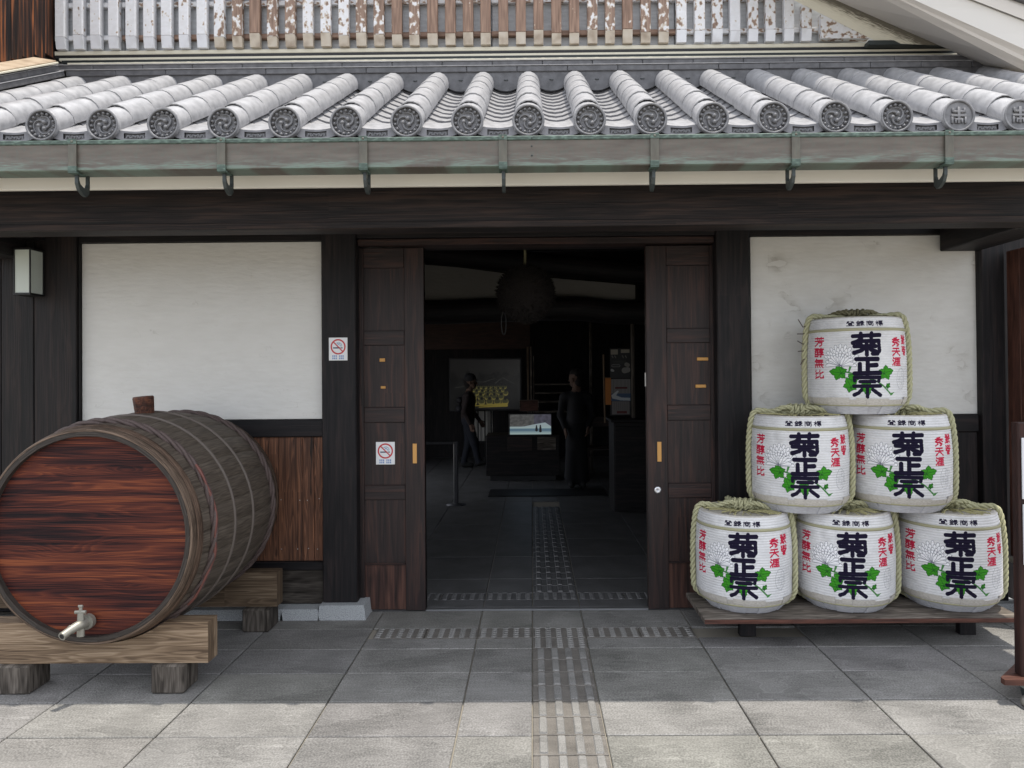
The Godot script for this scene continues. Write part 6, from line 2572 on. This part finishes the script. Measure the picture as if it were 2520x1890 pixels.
# ------------------------------------------------------------------ people: a smooth field over tapered bones, meshed as surface nets
func figure(b: MB, bones: Array, cell: float, k: float) -> void:
	var lo := Vector3.ONE * 1e9
	var hi := Vector3.ONE * -1e9
	for q in bones:
		var r: float = maxf(q[2], q[3]) + cell * 3.0
		lo = lo.min(q[0] - Vector3.ONE * r).min(q[1] - Vector3.ONE * r)
		hi = hi.max(q[0] + Vector3.ONE * r).max(q[1] + Vector3.ONE * r)
	var nx := int((hi.x - lo.x) / cell) + 2
	var ny := int((hi.y - lo.y) / cell) + 2
	var nzz := int((hi.z - lo.z) / cell) + 2
	var f := PackedFloat32Array()
	f.resize(nx * ny * nzz)
	f.fill(1.0)
	var own := PackedByteArray()
	own.resize(nx * ny * nzz)
	var best := PackedFloat32Array()
	best.resize(nx * ny * nzz)
	best.fill(1.0)
	for bi in bones.size():
		var q: Array = bones[bi]
		var A: Vector3 = q[0]
		var B: Vector3 = q[1]
		var ra: float = q[2]
		var rb: float = q[3]
		var pad := maxf(ra, rb) + k + cell * 2.0
		var i0 := ((A.min(B) - Vector3.ONE * pad - lo) / cell).floor().max(Vector3.ZERO)
		var i1 := ((A.max(B) + Vector3.ONE * pad - lo) / cell).ceil().min(Vector3(nx - 1, ny - 1, nzz - 1))
		var d := B - A
		var l2 := maxf(d.length_squared(), 1e-9)
		for z in range(int(i0.z), int(i1.z) + 1):
			for y in range(int(i0.y), int(i1.y) + 1):
				for x in range(int(i0.x), int(i1.x) + 1):
					var p := lo + Vector3(x, y, z) * cell
					var t := clampf((p - A).dot(d) / l2, 0.0, 1.0)
					var v := p.distance_to(A + d * t) - lerpf(ra, rb, t)
					var id := (z * ny + y) * nx + x
					if v < best[id]:
						best[id] = v
						own[id] = bi
					var o := f[id]
					var h := maxf(k - absf(o - v), 0.0) / k
					f[id] = minf(o, v) - h * h * k * 0.25
	var vid := {}
	var step := [1, nx, nx * ny]
	b.smooth()
	for z in nzz - 1:
		for y in ny - 1:
			for x in nx - 1:
				var id := (z * ny + y) * nx + x
				var s := Vector3.ZERO
				var cnt := 0
				var m := 0
				for c in 8:
					if f[id + (c & 1) + ((c >> 1) & 1) * nx + ((c >> 2) & 1) * nx * ny] < 0.0:
						m += 1
				if m == 0 or m == 8:
					continue
				for c in 8:
					for e in 3:
						if (c >> e) & 1:
							continue
						var c2 := c | (1 << e)
						var va := f[id + (c & 1) + ((c >> 1) & 1) * nx + ((c >> 2) & 1) * nx * ny]
						var vb := f[id + (c2 & 1) + ((c2 >> 1) & 1) * nx + ((c2 >> 2) & 1) * nx * ny]
						if (va < 0.0) != (vb < 0.0):
							var t := va / (va - vb)
							var pa := Vector3(c & 1, (c >> 1) & 1, (c >> 2) & 1)
							var pb := Vector3(c2 & 1, (c2 >> 1) & 1, (c2 >> 2) & 1)
							s += pa.lerp(pb, t)
							cnt += 1
				vid[id] = [lo + (Vector3(x, y, z) + s / cnt) * cell, bones[own[id]][4]]
	for id in vid:
		var x: int = id % nx
		var y: int = (id / nx) % ny
		var z: int = id / (nx * ny)
		for e in 3:
			var a := f[id]
			var c := f[id + step[e]]
			if (a < 0.0) == (c < 0.0):
				continue
			var u: int = step[(e + 1) % 3]
			var w: int = step[(e + 2) % 3]
			if not (vid.has(id - u) and vid.has(id - w) and vid.has(id - u - w)):
				continue
			var q := [vid[id], vid[id - u], vid[id - u - w], vid[id - w]]
			if a >= 0.0:
				q.reverse()
			b.tint(q[0][1])
			b.quad(q[0][0], q[1][0], q[2][0], q[3][0], Vector2.ZERO, Vector2.ZERO, Vector2.ZERO, Vector2.ZERO)


func head(b: MB, c: Vector3, dir: float, s: float, skin: Color, hair: Color) -> void:
	# dir: turn about y, 0 looks along +x
	var R := Basis(Vector3.UP, dir)
	var P := func(x: float, y: float, z: float) -> Vector3: return c + R * (Vector3(x, y, z) * s)
	var lip := Color(skin.r * 0.7, skin.g * 0.5, skin.b * 0.5)
	var eye := Color(0.01, 0.01, 0.012)
	var bones := [
		[P.call(-0.02, 0.045, 0.0), P.call(0.02, 0.035, 0.0), 0.082 * s, 0.078 * s, skin],
		[P.call(0.035, -0.03, 0.0), P.call(0.045, -0.065, 0.0), 0.058 * s, 0.040 * s, skin],
		[P.call(-0.01, -0.07, 0.0), P.call(-0.025, -0.14, 0.0), 0.050 * s, 0.052 * s, skin],
		[P.call(0.098, 0.012, 0.0), P.call(0.110, -0.016, 0.0), 0.008 * s, 0.013 * s, skin],
		[P.call(0.090, -0.050, -0.016), P.call(0.090, -0.050, 0.016), 0.008 * s, 0.008 * s, lip],
		[P.call(0.088, 0.018, 0.030), P.call(0.089, 0.018, 0.034), 0.0085 * s, 0.0085 * s, eye],
		[P.call(0.088, 0.018, -0.030), P.call(0.089, 0.018, -0.034), 0.0085 * s, 0.0085 * s, eye],
		[P.call(0.0, 0.012, 0.080), P.call(-0.004, -0.022, 0.078), 0.016 * s, 0.010 * s, skin],
		[P.call(0.0, 0.012, -0.080), P.call(-0.004, -0.022, -0.078), 0.016 * s, 0.010 * s, skin],
		[P.call(-0.035, 0.070, 0.0), P.call(0.02, 0.082, 0.0), 0.080 * s, 0.070 * s, hair],
		[P.call(-0.055, 0.02, 0.0), P.call(-0.045, -0.05, 0.0), 0.068 * s, 0.055 * s, hair],
	]
	figure(b, bones, 0.0065, 0.012 * s)


func hand(b: MB, w: Vector3, dir: Vector3, side: Vector3, s: float, skin: Color) -> void:
	# w: wrist, dir: towards the fingertips, side: towards the thumb
	var n := dir.cross(side).normalized()
	var bones := [[w, w + dir * 0.075 * s, 0.021 * s, 0.026 * s, skin], [w + side * 0.014 * s, w + dir * 0.07 * s + side * 0.02 * s, 0.018 * s, 0.014 * s, skin], [w - side * 0.012 * s, w + dir * 0.068 * s - side * 0.022 * s, 0.018 * s, 0.013 * s, skin]]
	var ln := [0.070, 0.078, 0.072, 0.056]
	for i in 4:
		var k0 := w + dir * 0.078 * s + side * (0.026 - i * 0.0175) * s
		var l: float = ln[i] * s
		var k1 := k0 + dir * l * 0.45 + n * l * 0.10
		var k2 := k1 + dir * l * 0.32 + n * l * 0.20
		bones.append([k0, k1, 0.0088 * s, 0.0082 * s, skin])
		bones.append([k1, k2, 0.0082 * s, 0.0072 * s, skin])
	var t0 := w + dir * 0.022 * s + side * 0.026 * s
	var t1 := t0 + (dir * 0.028 + side * 0.022) * s
	bones.append([t0, t1, 0.0115 * s, 0.0098 * s, skin])
	bones.append([t1, t1 + (dir * 0.03 + n * 0.006) * s, 0.0098 * s, 0.008 * s, skin])
	figure(b, bones, 0.0055, 0.006)


func people() -> void:
	var skin := Color(0.20, 0.125, 0.09)
	# walker, going to the right
	var top := Color(0.032, 0.020, 0.021)
	var trousers := Color(0.014, 0.018, 0.030)
	var shoe := Color(0.010, 0.010, 0.011)
	var t := thing("person", "person in a cap and dark clothes walking to the right inside the hall", "person", D(-1.005, 0, 10.84))
	var b := MB.new()
	var V := func(x: float, y: float, z: float) -> Vector3: return Vector3(x, y, z)
	figure(b, [
		[V.call(0, 0.74, -0.055), V.call(0, 0.74, 0.055), 0.095, 0.095, trousers],
		[V.call(0.0, 0.80, -0.03), V.call(0.0, 0.80, 0.03), 0.105, 0.105, top],
		[V.call(0.0, 0.88, -0.05), V.call(0.015, 1.06, -0.06), 0.098, 0.105, top],
		[V.call(0.0, 0.88, 0.05), V.call(0.015, 1.06, 0.06), 0.098, 0.105, top],
		[V.call(0.01, 1.11, -0.12), V.call(0.01, 1.11, 0.12), 0.066, 0.066, top],
		[V.call(0.015, 1.13, 0), V.call(0.03, 1.22, 0), 0.060, 0.050, skin],
		[V.call(0.01, 0.71, 0.075), V.call(0.10, 0.40, 0.070), 0.086, 0.062, trousers],
		[V.call(0.10, 0.40, 0.070), V.call(0.165, 0.105, 0.065), 0.060, 0.046, trousers],
		[V.call(0.168, 0.085, 0.065), V.call(0.262, 0.095, 0.068), 0.042, 0.034, shoe],
		[V.call(0.0, 0.71, -0.075), V.call(0.0, 0.39, -0.070), 0.086, 0.062, trousers],
		[V.call(0.0, 0.39, -0.070), V.call(-0.075, 0.10, -0.065), 0.060, 0.046, trousers],
		[V.call(-0.078, 0.045, -0.065), V.call(0.045, 0.038, -0.068), 0.043, 0.036, shoe],
		[V.call(0.01, 1.11, 0.165), V.call(-0.04, 0.88, 0.195), 0.050, 0.040, top],
		[V.call(-0.04, 0.88, 0.195), V.call(0.05, 0.70, 0.195), 0.040, 0.030, top],
		[V.call(0.01, 1.11, -0.165), V.call(0.05, 0.88, -0.195), 0.050, 0.040, top],
		[V.call(0.05, 0.88, -0.195), V.call(0.16, 0.73, -0.185), 0.040, 0.030, top],
	], 0.013, 0.035)
	head(b, V.call(0.045, 1.315, 0), 0.0, 0.92, skin, Color(0.012, 0.011, 0.011))
	hand(b, V.call(0.055, 0.69, 0.195), Vector3(0.35, -0.93, 0).normalized(), Vector3(0.93, 0.35, 0).normalized(), 0.9, skin)
	hand(b, V.call(0.168, 0.72, -0.185), Vector3(0.55, -0.83, 0).normalized(), Vector3(0.83, 0.55, 0).normalized(), 0.9, skin)
	obj("body", b, M.cloth, t)
	var cap := MB.new()
	figure(cap, [[V.call(0.025, 1.385, 0), V.call(0.045, 1.385, 0), 0.086, 0.084, Color(0.025, 0.025, 0.028)], [V.call(0.09, 1.362, -0.03), V.call(0.09, 1.362, 0.03), 0.020, 0.020, Color(0.025, 0.025, 0.028)], [V.call(0.135, 1.356, -0.03), V.call(0.135, 1.356, 0.03), 0.016, 0.016, Color(0.025, 0.025, 0.028)]], 0.009, 0.02)
	obj("cap", cap, M.cloth, t)
	var bag := MB.new()
	figure(bag, [[V.call(-0.125, 0.92, -0.06), V.call(-0.125, 0.92, 0.06), 0.062, 0.062, Color(0.010, 0.011, 0.014)], [V.call(-0.12, 1.05, -0.06), V.call(-0.12, 1.05, 0.06), 0.054, 0.054, Color(0.010, 0.011, 0.014)]], 0.012, 0.03)
	bag.tube(PackedVector3Array([V.call(-0.08, 1.11, 0.075), V.call(0.01, 1.185, 0.085), V.call(0.095, 1.12, 0.085), V.call(0.11, 0.98, 0.09), V.call(0.06, 0.86, 0.115), V.call(-0.06, 0.86, 0.10)]), 0.012, 6)
	obj("backpack", bag, M.cloth_dark, t)
	# visitor in a long dark skirt
	var coat := Color(0.020, 0.020, 0.024)
	var skirt := Color(0.010, 0.011, 0.015)
	var u := thing("person", "person in a short dark jacket and long dark skirt standing by the counter", "person", D(0.555, 0, 8.95))
	var c := MB.new()
	figure(c, [
		[V.call(0, 0.90, -0.04), V.call(0, 0.90, 0.04), 0.115, 0.115, coat],
		[V.call(0, 0.98, 0.0), V.call(0, 1.12, 0.0), 0.115, 0.110, coat],
		[V.call(-0.12, 1.16, 0), V.call(0.12, 1.16, 0), 0.064, 0.064, coat],
		[V.call(0, 1.18, 0), V.call(0, 1.26, 0.01), 0.055, 0.048, skin],
		[V.call(0, 0.84, 0), V.call(0, 0.55, 0), 0.125, 0.125, skirt],
		[V.call(-0.03, 0.60, 0), V.call(-0.06, 0.13, 0), 0.100, 0.098, skirt],
		[V.call(0.03, 0.60, 0), V.call(0.06, 0.13, 0), 0.100, 0.098, skirt],
		[V.call(-0.06, 0.05, -0.02), V.call(-0.07, 0.038, 0.10), 0.042, 0.035, shoe],
		[V.call(0.06, 0.05, -0.02), V.call(0.08, 0.038, 0.10), 0.042, 0.035, shoe],
		[V.call(-0.165, 1.15, 0), V.call(-0.20, 0.92, -0.02), 0.050, 0.040, coat],
		[V.call(-0.20, 0.92, -0.02), V.call(-0.15, 0.76, 0.08), 0.040, 0.030, coat],
		[V.call(0.165, 1.15, 0), V.call(0.20, 0.92, -0.02), 0.050, 0.040, coat],
		[V.call(0.20, 0.92, -0.02), V.call(0.15, 0.78, 0.09), 0.040, 0.030, coat],
	], 0.013, 0.035)
	head(c, V.call(0.0, 1.375, 0.01), 2.5, 0.92, skin, Color(0.012, 0.011, 0.011))
	hand(c, V.call(-0.148, 0.75, 0.085), Vector3(0.2, -0.9, 0.35).normalized(), Vector3(0.1, 0.35, 0.93).normalized(), 0.9, skin)
	hand(c, V.call(0.148, 0.77, 0.095), Vector3(-0.2, -0.9, 0.35).normalized(), Vector3(-0.1, 0.35, 0.93).normalized(), 0.9, skin)
	obj("body", c, M.cloth, u)
